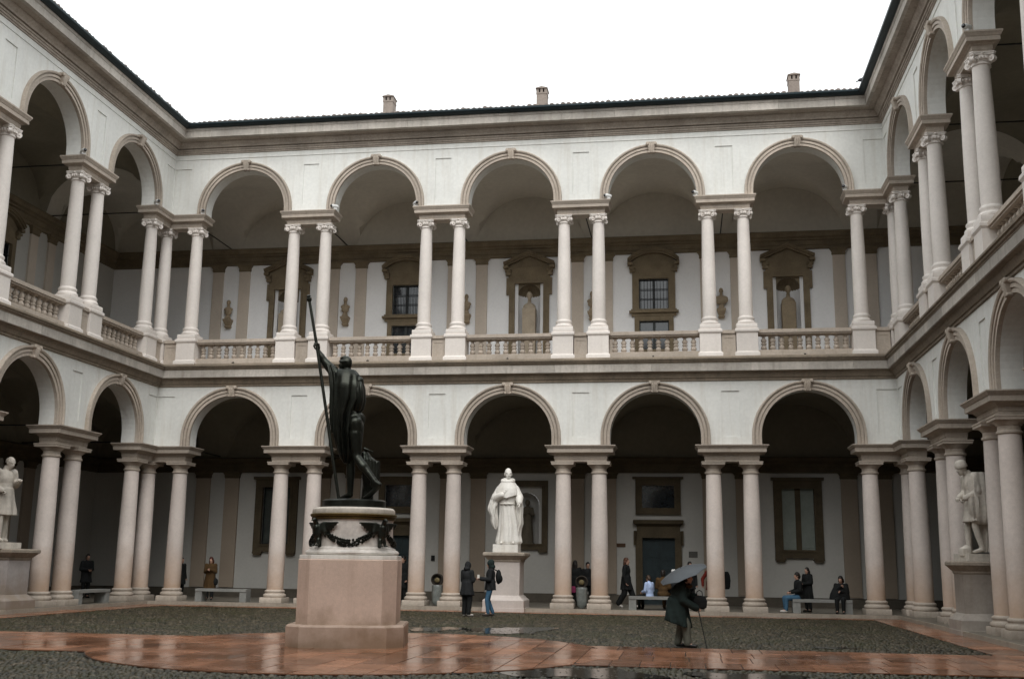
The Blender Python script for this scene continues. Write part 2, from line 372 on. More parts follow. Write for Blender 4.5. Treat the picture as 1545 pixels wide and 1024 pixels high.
def upper_window(parent, u, v):
    b = MB(); frame_rect(b, -.57, .57, 11.29, 12.51, .26, -.10, .0, bottom=False)
    frame_rect(b, -.57, .57, 11.29, 12.51, .07, -.13, -.10, bottom=False)
    pediment(b, 13.12, 1.0, .42, True)
    b.box(-.83, .83, -.09, 0, 12.77, 13.12)
    b.box(-.95, .95, -.22, 0, 11.14, 11.22); b.box(-.88, .88, -.15, 0, 11.22, 11.29); b.box(-.86, .86, -.12, 0, 11.02, 11.14)
    frame_rect(b, -.57, .57, 9.7, 10.84, .18, -.10, 0, bottom=True)
    f = b.build('window', TRIM_UP, parent, (u, v, 0))
    MB().box(-.57, .57, .10, .12, 11.29, 12.51).build('pane', GLASS, f); MB().box(-.57, .57, .10, .12, 9.7, 10.84).build('pane', GLASS, f)
    m = MB(); frame_rect(m, -.53, .53, 11.33, 12.47, .05, .03, .09); m.box(-.05, .05, .03, .09, 11.33, 12.47)
    frame_rect(m, -.53, .53, 9.74, 10.80, .05, .03, .09); m.box(-.05, .05, .03, .09, 9.74, 10.80)
    m.build('sash', mat('dark_sash', (.03, .035, .035), .6), f)
    g = MB()
    for z in (11.72, 12.10): g.box(-.56, .56, -.01, .01, z-.012, z+.012)
    for k in range(9): x = -.50+k*.125; g.box(x-.008, x+.008, -.012, .008, 11.29, 12.51)
    g.build('window_grille', IRON, f)
    return f
def niche_shell(b, r, z0, zc, n=12, dep=1.0):
    rings = []
    for z in (z0, zc): rings.append([(r*math.cos(PI*k/n), r*dep*math.sin(PI*k/n), z) for k in range(n+1)])
    for j in range(1, 7):
        q = PI/2*j/6; rings.append([(r*math.cos(q)*math.cos(PI*k/n), r*dep*math.cos(q)*math.sin(PI*k/n), zc+r*math.sin(q)) for k in range(n+1)])
    b.loft(rings, False, False)
def upper_niche(parent, u, v):
    b = MB(); frame_rect(b, -.57, .57, 8.45, 12.45, .23, -.11, 0, bottom=False); frame_rect(b, -.57, .57, 8.45, 12.45, .06, -.15, -.11, bottom=False)
    for sx in (-1, 1): b.box(sx*.85-.06, sx*.85+.06, -.11, 0, 12.0, 12.68)
    pediment(b, 13.12, 1.02, .45, False); b.box(-.83, .83, -.09, 0, 12.68, 13.12)
    f = b.build('niche', TRIM_UP, parent, (u, v, 0))
    w_ = MB()                                   # white jambs and back, dark half-dome of the shell
    rings = [[(.44*math.cos(PI*k/12), .02+.5*math.sin(PI*k/12), z) for k in range(13)] for z in (8.45, 12.06)]
    w_.loft(rings, False, False)
    for sx in (-1, 1): w_.box(min(sx*.44, sx*.57), max(sx*.44, sx*.57), .015, .03, 8.45, 12.45)
    w_.build('niche_recess', REAR_LIT, f, recalc=False)
    s_ = MB(); rings = []
    for j in range(0, 8):
        q = PI/2*j/7*.98
        rings.append([((.44*math.cos(q)+.03*math.cos(q)*(k % 2)*(j > 1))*math.cos(PI*k/20), .02+(.5*math.cos(q)-.05*(k % 2)*math.cos(q)*(j > 1))*math.sin(PI*k/20), 12.0+.44*math.sin(q)) for k in range(21)])
    s_.loft(rings, False, False)
    arc = [(.44*math.cos(PI*k/16), 12.0+.44*math.sin(PI*k/16)) for k in range(17)]
    s_.poly([(-.44, 12.46)]+[(a, z) for a, z in reversed(arc)]+[(.44, 12.46)], [], .0, .02, lambda a, q, vv: (a, vv, q))
    s_.build('shell', TRIM_UP, f)
    return f
def ground_window(parent, u, v, shutters):
    b = MB(); frame_rect(b, -.57, .57, 2.18, 4.39, .30, -.12, 0); frame_rect(b, -.57, .57, 2.18, 4.39, .08, -.16, -.12)
    b.box(-.95, .95, -.2, 0, 4.69, 4.80)
    for sx in (-1, 1):
        b.box(sx*.68-.19, sx*.68+.19, -.15, 0, 1.80, 1.88); b.box(sx*.68-.15, sx*.68+.15, -.13, 0, 1.74, 1.80)
    f = b.build('window', TRIM, parent, (u, v, 0))
    if shutters:
        for sx in (-1, 1):
            p = MB().box(min(sx*.10, sx*.57), max(sx*.10, sx*.57), .02, .06, 2.18, 4.39)
            frame_rect(p, min(sx*.16, sx*.50), max(sx*.16, sx*.50), 2.3, 4.27, .05, .0, .02)
            p.build('shutter', SHUT, f)
        MB().box(-.10, .10, .0, .07, 2.18, 4.39).build('mullion', TRIM, f)
    else:
        MB().box(-.57, .57, .09, .11, 2.18, 4.39).build('pane', mat('grey_window_glass', (.05, .06, .055), .15, .3, 2, 5, spec=.6), f)
        m = MB(); frame_rect(m, -.53, .53, 2.22, 4.35, .06, .03, .08); m.box(-.04, .04, .03, .08, 2.22, 4.35); m.build('sash', IRON, f)
    return f
def ground_door(parent, u, v, sign=True):
    b = MB(); frame_rect(b, -.60, .60, ZF, 2.56, .25, -.12, 0, bottom=False); frame_rect(b, -.60, .60, ZF, 2.56, .08, -.16, -.12, bottom=False)
    for sx in (-1, 1): b.box(sx*.87-.05, sx*.87+.05, -.12, 0, 2.3, 2.82)
    b.box(-.80, .80, -.10, 0, 2.80, 3.02)
    b.loft([[(-x, 0, z), (x, 0, z), (x, -p, z), (-x, -p, z)] for x, p, z in ((.80, .12, 2.98), (.84, .16, 3.03), (.92, .26, 3.08), (.94, .28, 3.19), (.90, .26, 3.22))])
    frame_rect(b, -.60, .60, 3.66, 4.50, .24, -.11, 0); b.box(-.95, .95, -.16, 0, 4.74, 4.82)
    f = b.build('door', TRIM, parent, (u, v, 0))
    for sx in (-1, 1):
        x0, x1 = min(-sx*.003, sx*.60), max(-sx*.003, sx*.60)
        p = MB().box(x0, x1, .04, .09, ZF, 2.56)
        for (a, c) in ((.35, 1.0), (1.15, 1.75), (1.9, 2.42)): frame_rect(p, x0+.11, x1-.11, a, c, .035, .02, .04)
        p.build('door_leaf', DOORG, f)
    MB().box(-.60, .60, .10, .12, 3.66, 4.50).build('pane', GLASS, f)
    return f
def ground_niche(parent, u, v):
    b = MB(); frame_rect(b, -.58, .58, 2.30, 4.45, .22, -.12, 0); frame_rect(b, -.58, .58, 2.30, 4.45, .06, -.16, -.12)
    for sx in (-1, 1): b.box(sx*.62-.17, sx*.62+.17, -.15, 0, 1.98, 2.08)
    f = b.build('niche', TRIM, parent, (u, v, 0))
    w_ = MB(); arc = [(.46*math.cos(PI*k/16), 3.75+.46*math.sin(PI*k/16)) for k in range(17)]
    w_.poly([(-.58, 2.30), (-.46, 2.30)]+[(a, z) for a, z in reversed(arc)]+[(.46, 2.30), (.58, 2.30), (.58, 4.45), (-.58, 4.45)], [], .01, .03, lambda a, q, vv: (a, vv, q))
    niche_shell(w_, .46, 2.30, 3.75, dep=1.05)
    w_.build('niche_recess', REAR, f, recalc=False)
    return f
UNIT_HOLES = {'uw': [(-.57, .57, 11.29, 12.51), (-.57, .57, 9.7, 10.84)], 'un': [(-.57, .57, 8.45, 12.45)], 'gw': [(-.57, .57, 2.18, 4.39)], 'gd': [(-.60, .60, ZF, 2.56), (-.60, .60, 3.66, 4.50)], 'gn': [(-.58, .58, 2.30, 4.45)]}
UNIT_FN = {'uw': upper_window, 'un': upper_niche, 'gw': lambda p, u, v: ground_window(p, u, v, False), 'gs': lambda p, u, v: ground_window(p, u, v, True), 'gd': ground_door, 'gn': ground_niche}
UNIT_HOLES['gs'] = UNIT_HOLES['gw']

pil_g = MB().box(-.29, .29, -.10, 0, .5, 4.74); pil_g = pil_g.mesh('pilaster', PILA)
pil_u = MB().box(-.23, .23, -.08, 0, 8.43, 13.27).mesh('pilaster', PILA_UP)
def pcap(hw, z0, z1, pr):
    h = z1-z0
    return MB().loft([[(-hw-p, 0, z), (hw+p, 0, z), (hw+p, -pr-p, z), (-hw-p, -pr-p, z)] for p, z in ((.012, z0), (.012, z0+.1*h), (.03, z0+.15*h), (.02, z0+.4*h), (.07, z0+.75*h), (.10, z0+.78*h), (.10, z1))]).mesh('pilaster_capital', TRIM_UP if z0 > 10 else TRIM)
pc_g = pcap(.29, 4.74, 5.02, .10); pc_u = pcap(.23, 13.26, 13.56, .08)
ENT_G = [(0, 4.97), (.13, 4.98), (.13, 5.16), (.16, 5.18), (.16, 5.28), (.24, 5.34), (.34, 5.40), (.36, 5.50), (.30, 5.54), (0, 5.56)]
ENT_U = [(0, 13.53), (.10, 13.54), (.10, 13.66), (.13, 13.67), (.13, 13.84), (.20, 13.88), (.20, 13.93), (.30, 13.98), (.32, 14.08), (.36, 14.12), (.36, 14.17), (0, 14.19)]
DADO = mat('dark_dado', (.10, .085, .065), .7, .2, 2, 15, .1, 50)

brow = MB()
for k in range(10):
    q = MB().sqstack(-RAILW/2+.20+k*(RAILW-.40)/9, 0, [(.07, 8.67), (.07, 8.8), (.04, 8.95), (.07, 9.05), (.05, 9.21)]); brow.add(q.v, q.f)
BALROW = brow.mesh('baluster_row', STONE)
def wing(label, origin, rz, pairs, cols, ua, ub, mL, mR, units_g, units_u, rear, nb_detail, corner=None, pil_pairs=None, low=False, near=(0,)):
    """one arcaded side of the court. pairs: u of each column pair; bays between neighbours"""
    T = empty('arcade_wing', (*origin, 0), rz); tag(T, label, 'building', 'arcaded sides of the courtyard')
    mids = [(pairs[i]+pairs[i+1])/2 for i in range(len(pairs)-1)]
    pan = lambda z0, z1: [(u-.29, u+.29, z0, z1) for u in pairs if ua < u-.5 and u+.5 < ub]
    cpan = []
    pg, pu = pan(ZG+.28, 7.30), pan(ZU+.28, 15.95)
    if corner:
        for (a, c) in corner: pg.append((a, c, ZG+.28, 7.30)); pu.append((a, c, ZU+.28, 15.95))
    arch_wall(mids, ua, ub, ZG, GC, GR, GT, pg).build('lower_wall', PLASTER, T, smooth=False)
    arch_wall(mids, ua, ub, ZU, UC, UR, UT, pu).build('upper_wall', PLASTER, T, smooth=False)
    uL, uR = (ua-WF*-1 if False else ua), ub
    aL, aR = (ua+mL*WF, ub-mR*WF)          # u of the column axis corner, for mitres
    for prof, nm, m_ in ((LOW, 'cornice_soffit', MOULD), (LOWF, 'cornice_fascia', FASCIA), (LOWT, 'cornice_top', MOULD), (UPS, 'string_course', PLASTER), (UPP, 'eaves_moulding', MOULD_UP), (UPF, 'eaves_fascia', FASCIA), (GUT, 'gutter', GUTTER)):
        if not low and prof in (LOWF, UPF):                 # stone by stone, each block its own piece
            L_ = 1.62 if prof is LOWF else 1.9; nbk = max(3, round((aR-aL)/L_)); st_ = (aR-aL)/nbk
            for k in range(nbk):
                u0 = aL+k*st_+(.003 if k else 0); u1 = aL+(k+1)*st_-(.003 if k < nbk-1 else 0); j_ = random.uniform(-.004, .004)
                sweep([(p+j_, z) for p, z in prof], u0, u1, mL if k == 0 else 0, mR if k == nbk-1 else 0, -.2).build('fascia_block', m_, T, ang=25)
            continue
        sweep(prof, aL, aR, mL, mR, -.2 if prof is not GUT else -.86).build(nm, m_, T, ang=25)
    for m in mids:
        a = mk('archivolt', av_g, T, (m, 0, 0)); mk('keystone', ks_g, a)
        a = mk('archivolt', av_u, T, (m, 0, 0)); mk('keystone', ks_u, a)
    for u in cols:
        column(T, u); column(T, u, 0, True); mk('pedestal', PED, T, (u, 0, 0))
    for u in pairs:
        full = sum(1 for c in cols if abs(c-u) < 1) == 2
        if ua < u-.7 and u+.7 < ub:
            mk('entablature_block', blk_g, T, (u, 0, 0)); mk('entablature_block', blk_u, T, (u, 0, 0))
        mk('pedestal_panel', PANEL, T, (u, 0, 0))
    for i, m in enumerate(mids):
        r_ = mk('balustrade', RAIL, T, (m, 0, 0))
        nbal = 10
        if low or min(abs(m-q) for q in near) > 13:        # bays behind the camera: balusters in one mesh
            mk('baluster_row', BALROW, r_); continue
        for k in range(nbal): mk('baluster', BAL, r_, (-RAILW/2+.20+k*(RAILW-.40)/(nbal-1), 0, 0))
    # rear wall, its pilasters, entablature and openings
    v = W; ra, rb_ = rear
    holes = []
    for m, k in units_g: holes += [(h[0]+m, h[1]+m, h[2], h[3]) for h in UNIT_HOLES[k]]
    hu = []
    for m, k in units_u: hu += [(h[0]+m, h[1]+m, h[2], h[3]) for h in UNIT_HOLES[k]]
    rect = lambda h: [(h[0], h[2]), (h[1], h[2]), (h[1], h[3]), (h[0], h[3])]
    mp = lambda a, q, vv: (a, vv, q)
    MB().box(ra, rb_, v, v+.6, 5.3, 7.9).build('lunette_wall', VAULT, T, smooth=False); MB().box(ra, rb_, v, v+.6, 14.1, 19.3).build('lunette_wall', VAULT_LIT if rz == 0 else VAULT, T, smooth=False)  # side-wing upper lunettes take the dark plaster, gallery shade as colour
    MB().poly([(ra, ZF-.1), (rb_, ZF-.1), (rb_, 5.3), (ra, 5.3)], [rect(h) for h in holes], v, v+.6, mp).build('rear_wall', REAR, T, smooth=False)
    MB().poly([(ra, 8.3), (rb_, 8.3), (rb_, 14.1), (ra, 14.1)], [rect(h) for h in hu], v, v+.6, mp).build('rear_wall', REAR_LIT if rz == 0 else REAR, T, smooth=False)  # side-wing upper walls use the darker plaster to paint in deeper shade
    for prof in (ENT_G, ENT_U):
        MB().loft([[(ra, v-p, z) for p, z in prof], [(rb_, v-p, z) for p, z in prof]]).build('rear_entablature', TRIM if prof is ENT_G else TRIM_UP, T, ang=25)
    pts = sorted([ra]+[x for h in holes if h[2] < .5 for x in h[:2]]+[rb_])
    dd = MB()
    for i in range(0, len(pts), 2): dd.box(pts[i]+(.25 if i else 0), pts[i+1]-(.25 if i+2 < len(pts) else 0), v-.06, v+.01, ZF-.05, .48)
    dd.build('dado', DADO, T)
    for u in (pil_pairs or pairs):
        for sx in (-1, 1):
            if ra < u+sx*D < rb_:
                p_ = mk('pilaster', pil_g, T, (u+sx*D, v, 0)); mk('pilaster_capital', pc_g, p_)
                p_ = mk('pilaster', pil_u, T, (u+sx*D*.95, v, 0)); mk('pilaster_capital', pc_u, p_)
    for m, k in units_g: UNIT_FN[k](T, m, v)
    for m, k in units_u: UNIT_FN[k](T, m, v)
    # vaults, slab between storeys, roof
    for m in mids:
        mk('vault', VG, T, (m, 0, 0)); mk('vault', VU if rz == 0 else VU_SHADE, T, (m, 0, 0))
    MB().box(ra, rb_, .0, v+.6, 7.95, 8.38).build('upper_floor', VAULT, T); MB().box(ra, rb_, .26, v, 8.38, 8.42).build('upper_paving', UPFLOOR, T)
    for u in pairs:
        if ua-1 < u < ub+1:
            for z in (5.62, 14.2):
                t = MB().tube([(u, .2, z), (u, v, z)], .022, 6).build('tie_rod', IRON, T)
    MB().loft([[(aL+mL*q-(1-mL)*0, -q, z) for q, z in ((1.0, 17.40), (-5.6, 19.72), (-5.6, 19.60), (.9, 17.30))],
               [(aR-mR*q, -q, z) for q, z in ((1.0, 17.40), (-5.6, 19.72), (-5.6, 19.60), (.9, 17.30))]]).build('roof', TILE, T)
    # eaves tiles: half-round cover tiles running up the slope
    t = MB(); k = 0; u = aL+mL*1.05
    while u < aR-mR*1.05:
        q0 = 1.06+random.uniform(-.03, .03); L_ = 1.0; dz = random.uniform(-.012, .018)
        for (qa, qb, h) in ((q0, q0-.45, 0), (q0-.40, q0-.95, .0)):
            rings = []
            for q, r in ((qa, .085), (qb, .07)):
                z = 17.425+(1.0-q)*.3515+dz*1.6+(.02 if q == qa else .0)
                rings.append([(u+r*math.cos(PI*j/6), -q, z+r*math.sin(PI*j/6)) for j in range(7)])
            t.loft(rings, False, False)
            t.add(rings[0]+[(u, -qa, 17.425+(1-qa)*.3515)], [(j, j+1, 7) for j in range(6)])
        u += .20
    tag(t.build('eaves_tiles', TILE, T, recalc=False), kind='stuff')
    return T
VG = vault_mesh('vault', -2.5, 2.5, WB, W, 5.54, 1.98, 2.12, 2.2)
VU = vault_mesh('vault', -2.5, 2.5, WB, W, 14.18, 1.87, 2.12, 2.2)

VU_SHADE = VU.copy(); VU_SHADE.materials.clear(); VU_SHADE.materials.append(VAULT)  # shaded copy for the side wings: darker plaster stands for their dim galleries
XR = 25.0
back = wing('rear arcade facing the camera, five arches wide over two storeys', (0, 0), 0, [0, 5, 10, 15, 20, 25],
    [-D, D, 5-D, 5+D, 10-D, 10+D, 15-D, 15+D, 20-D, 20+D, 25-D, 25+D], -D-WF, XR+D+WF, 1, 1,
    [(2.5, 'gw'), (7.5, 'gd'), (12.5, 'gn'), (17.46, 'gd'), (22.55, 'gs')], [(2.5, 'un'), (7.5, 'uw'), (12.5, 'un'), (17.4, 'uw'), (22.5, 'un')],
    (-D-W-.6, XR+D+W+.6), 5, corner=[(-.36+.012, .30), (24.70, 25.36-.012)], near=(2.5, 12.5, 22.5))
NB = 7
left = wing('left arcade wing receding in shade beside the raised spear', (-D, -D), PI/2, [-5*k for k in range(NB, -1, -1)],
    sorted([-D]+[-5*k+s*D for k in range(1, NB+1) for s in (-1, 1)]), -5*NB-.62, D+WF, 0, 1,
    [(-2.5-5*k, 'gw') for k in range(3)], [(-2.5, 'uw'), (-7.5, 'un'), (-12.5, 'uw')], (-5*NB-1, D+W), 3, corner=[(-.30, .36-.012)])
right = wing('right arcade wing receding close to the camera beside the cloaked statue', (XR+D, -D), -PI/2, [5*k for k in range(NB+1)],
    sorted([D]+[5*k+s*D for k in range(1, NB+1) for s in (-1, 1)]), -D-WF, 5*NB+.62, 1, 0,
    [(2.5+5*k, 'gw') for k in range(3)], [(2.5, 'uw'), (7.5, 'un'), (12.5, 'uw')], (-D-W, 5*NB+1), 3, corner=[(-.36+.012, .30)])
front = wing('front arcade wing closing the court behind the viewer', (XR, -38.6), PI, [0, 5, 10, 15, 20, 25],
    [5*k+s*D for k in range(6) for s in (-1, 1)], -D-WF, XR+D+WF, 1, 1, [], [], (-D-W-.6, XR+D+W+.6), 0, low=True)
# L-shaped blocks and vaults over the two inner corners
for sx, x0 in ((1, 0), (-1, XR)):
    for prof in (BL_G, BL_U):
        MB().stack(ell_outline(sx), prof).build('entablature_block', STONE, back, (x0, 0, 0), ang=25)
    # panel of the side pair at the corner is built by the side wing
for sx, x0 in ((1, -D), (-1, XR+D)):
    for zs, rise in ((5.54, 1.98), (14.18, 1.87)):
        a, b_ = sorted((x0-sx*W, x0-sx*WB))
        mk('vault', vault_mesh('vault', a, b_, WB, W, zs, rise, 2.2, 2.2), back)
        pf = [(q, zs+rise*max(0, 1-((q-(WB+W)/2)/2.2)**2)**.5) for q in [WB+(W-WB)*k/24 for k in range(25)]]
        t = MB().loft([[(x0-sx*q, y, z) for q, z in pf] for y in (-D, WB)], False, False)
        t.loft([[(x, q, z) for q, z in pf] for x in (x0-sx*WB, x0+sx*D)], False, False)
        t.build('vault_strip', VAULT_LIT if zs > 10 else VAULT, back, recalc=False)
# chimneys
for x in (6.97, 13.18, 22.83):
    c = MB().box(-.20, .20, -.25, .25, 18.3, 19.62)
    c.box(-.215, .215, -.265, .265, 19.62, 19.68)
    for sx in (-1, 1): c.box(sx*.16-.05, sx*.16+.05, -.26, .26, 19.68, 19.84)
    c.box(-.05, .05, -.26, -.16, 19.68, 19.84)
    c.poly([(-.24, 19.84), (.24, 19.84), (.24, 19.86), (0, 19.92), (-.24, 19.86)], [], -.31, .31, lambda a, q, v: (a, v, q))
    c.build('chimney', mat('chimney_render', (.26, .22, .19), .9, .2, 2, 15, .1, 40), back, (x, 3.0, 0))
# ------------------------------------------------------------------ ground
def wet(name, c1, c2, scale, rough0, rough1, vor=None, bumpd=.01, joints=None, spec=.5):
    m = bpy.data.materials.new(name); m.use_nodes = True; nt = m.node_tree; N = nt.nodes; L = nt.links; b = N['Principled BSDF']
    b.inputs['Specular IOR Level'].default_value = spec
    geo = N.new('ShaderNodeNewGeometry'); pos = geo.outputs['Position']
    n1 = N.new('ShaderNodeTexNoise'); n1.inputs['Scale'].default_value = scale; n1.inputs['Detail'].default_value = 6; L.new(pos, n1.inputs['Vector'])
    rp = N.new('ShaderNodeMapRange'); L.new(n1.outputs['Fac'], rp.inputs[0]); rp.inputs[1].default_value = .32; rp.inputs[2].default_value = .68
    mx = N.new('ShaderNodeMix'); mx.data_type = 'RGBA'; L.new(rp.outputs[0], mx.inputs[0]); mx.inputs[6].default_value = (*c1, 1); mx.inputs[7].default_value = (*c2, 1)
    col = mx.outputs[2]
    n2 = N.new('ShaderNodeTexNoise'); n2.inputs['Scale'].default_value = .55; n2.inputs['Detail'].default_value = 5; L.new(pos, n2.inputs['Vector'])
    rr = N.new('ShaderNodeMapRange'); L.new(n2.outputs['Fac'], rr.inputs[0]); rr.inputs[1].default_value = .40; rr.inputs[2].default_value = .62; rr.inputs[3].default_value = rough0; rr.inputs[4].default_value = rough1
    L.new(rr.outputs[0], b.inputs['Roughness'])
    hgt = None
    if vor:
        v = N.new('ShaderNodeTexVoronoi'); v.inputs['Scale'].default_value = vor; L.new(pos, v.inputs['Vector'])
        v.feature = 'F1'
        m2 = N.new('ShaderNodeMapRange'); L.new(v.outputs['Distance'], m2.inputs[0]); m2.inputs[1].default_value = .15; m2.inputs[2].default_value = .75; m2.inputs[3].default_value = 1.0; m2.inputs[4].default_value = .25
        x = N.new('ShaderNodeMix'); x.data_type = 'RGBA'; x.blend_type = 'MULTIPLY'; x.inputs[0].default_value = 1; L.new(col, x.inputs[6]); L.new(m2.outputs[0], x.inputs[7]); col = x.outputs[2]
        bw = N.new('ShaderNodeSeparateColor'); L.new(v.outputs['Color'], bw.inputs[0])
        m3 = N.new('ShaderNodeMapRange'); L.new(bw.outputs[0], m3.inputs[0]); m3.inputs[3].default_value = .5; m3.inputs[4].default_value = 1.5
        x = N.new('ShaderNodeMix'); x.data_type = 'RGBA'; x.blend_type = 'MULTIPLY'; x.inputs[0].default_value = 1; L.new(col, x.inputs[6]); L.new(m3.outputs[0], x.inputs[7]); col = x.outputs[2]
        inv = N.new('ShaderNodeMath'); inv.operation = 'SUBTRACT'; inv.inputs[0].default_value = 1; L.new(v.outputs['Distance'], inv.inputs[1]); hgt = inv.outputs[0]
    else:
        n3 = N.new('ShaderNodeTexNoise'); n3.inputs['Scale'].default_value = 5; n3.inputs['Detail'].default_value = 5; L.new(pos, n3.inputs['Vector']); hgt = n3.outputs['Fac']
        oi = N.new('ShaderNodeObjectInfo'); m3 = N.new('ShaderNodeMapRange'); L.new(oi.outputs['Random'], m3.inputs[0]); m3.inputs[3].default_value = .62; m3.inputs[4].default_value = 1.30
        x = N.new('ShaderNodeMix'); x.data_type = 'RGBA'; x.blend_type = 'MULTIPLY'; x.inputs[0].default_value = 1; L.new(col, x.inputs[6]); L.new(m3.outputs[0], x.inputs[7]); col = x.outputs[2]
    L.new(col, b.inputs['Base Color'])
    bp = N.new('ShaderNodeBump'); bp.inputs['Strength'].default_value = 1; bp.inputs['Distance'].default_value = bumpd; L.new(hgt, bp.inputs['Height']); L.new(bp.outputs[0], b.inputs['Normal'])
    return m
COBBLE = wet('wet_cobbles', (.030, .031, .018), (.060, .056, .042), .9, .35, .6, vor=12, bumpd=.02)
SLAB = wet('wet_red_granite', (.19, .078, .036), (.34, .160, .092), 1.6, .08, .30, bumpd=.004)
CX0, CY0, CR = 12.4, -16.95, 4.6       # round of red slabs under the monument
tag(MB().box(-60, 85, -80, 60, -.3, 0).build('courtyard_ground', COBBLE, smooth=False), kind='structure')
JOINT = mat('slab_bedding', (.035, .028, .022), .6, .3, 3, 20)
pth = MB()
pth.add([(CX0+(CR+.02)*math.cos(2*PI*k/64), CY0+(CR+.02)*math.sin(2*PI*k/64), .019) for k in range(64)], [tuple(range(64))])
path = tag(pth.build('paved_path', JOINT, smooth=False, recalc=False), kind='structure')
def slab(x0, x1, y0, y1, poly=None):
    g = .007; z = .030+random.uniform(0, .006)
    if poly is None: poly = [(x0+g, y0+g), (x1-g, y0+g), (x1-g, y1-g), (x0+g, y1-g)]
    cx = sum(p[0] for p in poly)/len(poly); cy = sum(p[1] for p in poly)/len(poly)
    tx, ty = random.uniform(-.004, .004), random.uniform(-.004, .004)
    zz = lambda x, y: z+(x-cx)*tx+(y-cy)*ty
    b = MB(); n = len(poly)
    b.loft([[(x-cx, y-cy, .001) for x, y in poly], [(x-cx, y-cy, zz(x, y)-.003) for x, y in poly],
            [((x-cx)*.985, (y-cy)*.992, zz(x, y)) for x, y in poly]])
    return b.build('paving_slab', SLAB, path, (cx, cy, 0), smooth=False)
def clip_circle(x0, x1, y0, y1, inside):
    n = 6; pts = []
    for (a, b_) in (((x0, y0), (x1, y0)), ((x1, y0), (x1, y1)), ((x1, y1), (x0, y1)), ((x0, y1), (x0, y0))):
        for k in range(n): pts.append((a[0]+(b_[0]-a[0])*k/n, a[1]+(b_[1]-a[1])*k/n))
    out = []
    for x, y in pts:
        d = math.hypot(x-CX0, y-CY0)
        if inside and d > CR: x, y = CX0+(x-CX0)*CR/d, CY0+(y-CY0)*CR/d
        out.append((x, y))
    return out
SW, SL = .54, 1.04
x = CX0-CR; col_i = 0
while x < CX0+CR-.05:
    x1 = min(x+SW*random.uniform(.9, 1.1), CX0+CR); xm = (x+x1)/2
    hh = math.sqrt(max(CR*CR-(xm-CX0)**2, 0)); y = CY0-hh-random.uniform(0, SL*.8)
    while y < CY0+hh:
        y1 = y+SL*random.uniform(.8, 1.2); g = .007
        far = [math.hypot(a-CX0, b_-CY0) for a in (x, x1) for b_ in (y, y1)]
        if min(far) < CR-.05:
            if max(far) <= CR: slab(x, x1, y, y1)
            else:
                p = clip_circle(x+g, x1-g, y+g, y1-g, True)
                ar = abs(sum(p[i][0]*p[(i+1) % len(p)][1]-p[(i+1) % len(p)][0]*p[i][1] for i in range(len(p))))/2
                if ar > .03: slab(0, 0, 0, 0, p)
        y = y1
    x = x1
def strip(x0, x1, y0, y1, along='x', w_=.54, l_=1.04, keep=None):
    pth2 = MB().add([(x0-.01, y0-.01, .018), (x1+.01, y0-.01, .018), (x1+.01, y1+.01, .018), (x0-.01, y1+.01, .018)], [(0, 1, 2, 3)])
    pth2.build('path_bedding', JOINT, path, smooth=False, recalc=False)
    a = x0
    while a < x1-.05:
        a1 = a+w_*random.uniform(.88, 1.12)
        if x1-a1 < w_*.5: a1 = x1
        b_ = y0; first = True
        while b_ < y1-.02:
            b1 = b_+l_*random.uniform(.8, 1.2)*(random.uniform(.4, 1) if first else 1); first = False
            if y1-b1 < l_*.4: b1 = y1
            if keep is None or keep((a+a1)/2, (b_+b1)/2): slab(a, a1, b_, b1)
            b_ = b1
        a = a1
outc = lambda x, y: math.hypot(x-CX0, y-CY0) > CR+.25
def side_path(xa, xb):      # cross path, its end fitted to the round
    edge = lambda y: math.sqrt(CR*CR-(y-CY0)**2)
    y = -18.9
    MB().add([(xa, -18.92, .0185), (xb, -18.92, .0185), (xb, -14.8, .0185), (xa, -14.8, .0185)], [(0, 1, 2, 3)]).build('path_bedding', JOINT, path, smooth=False, recalc=False)
    rows = [-18.9, -17.87, -16.85, -15.83, -14.82]
    for r0, r1 in zip(rows, rows[1:]):
        e0, e1 = edge(r0), edge(r1); g = .007
        if xb > CX0:
            a = CX0+max(e0, e1)+.25
            slab(0, 0, 0, 0, [(CX0+e0+g, r0+g), (a-g, r0+g), (a-g, r1-g), (CX0+e1+g, r1-g)])
            while a < xb:
                a1 = a+SW*random.uniform(.85, 1.15); slab(a, a1, r0, r1); a = a1
        else:
            a = CX0-max(e0, e1)-.25
            slab(0, 0, 0, 0, [(a+g, r0+g), (CX0-e0-g, r0+g), (CX0-e1-g, r1-g), (a+g, r1-g)])
            while a > xa:
                a1 = a-SW*random.uniform(.85, 1.15); slab(a1, a, r0, r1); a = a1
side_path(CX0+4, 23.9); side_path(1.1, CX0-4)
def run(p0, p1, along_x, w_, l_):
    pass
strip(24.05, 25.05, -19.5, -1.45, w_=1.0, l_=.75)
strip(-.05, .95, -19.5, -1.45, w_=1.0, l_=.75)
strip(-.05, 25.05, -1.42, -.72, w_=1.25, l_=.7)
# raised gallery floor round the court with its stone step
gf = MB()
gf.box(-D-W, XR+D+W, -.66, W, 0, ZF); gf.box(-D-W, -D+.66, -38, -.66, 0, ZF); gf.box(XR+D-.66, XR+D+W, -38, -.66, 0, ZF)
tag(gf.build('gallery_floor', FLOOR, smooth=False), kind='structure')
kb = tag(MB().box(-D+.66, XR+D-.66, -.70, -.655, .0, ZF+.004).build('kerb', KERB, smooth=False), kind='structure')
k2 = MB()
k2.box(-D+.655, -D+.70, -26, -.70, 0, ZF+.004).box(XR+D-.70, XR+D-.655, -26, -.70, 0, ZF+.004).build('side_kerb', KERB, kb, smooth=False)
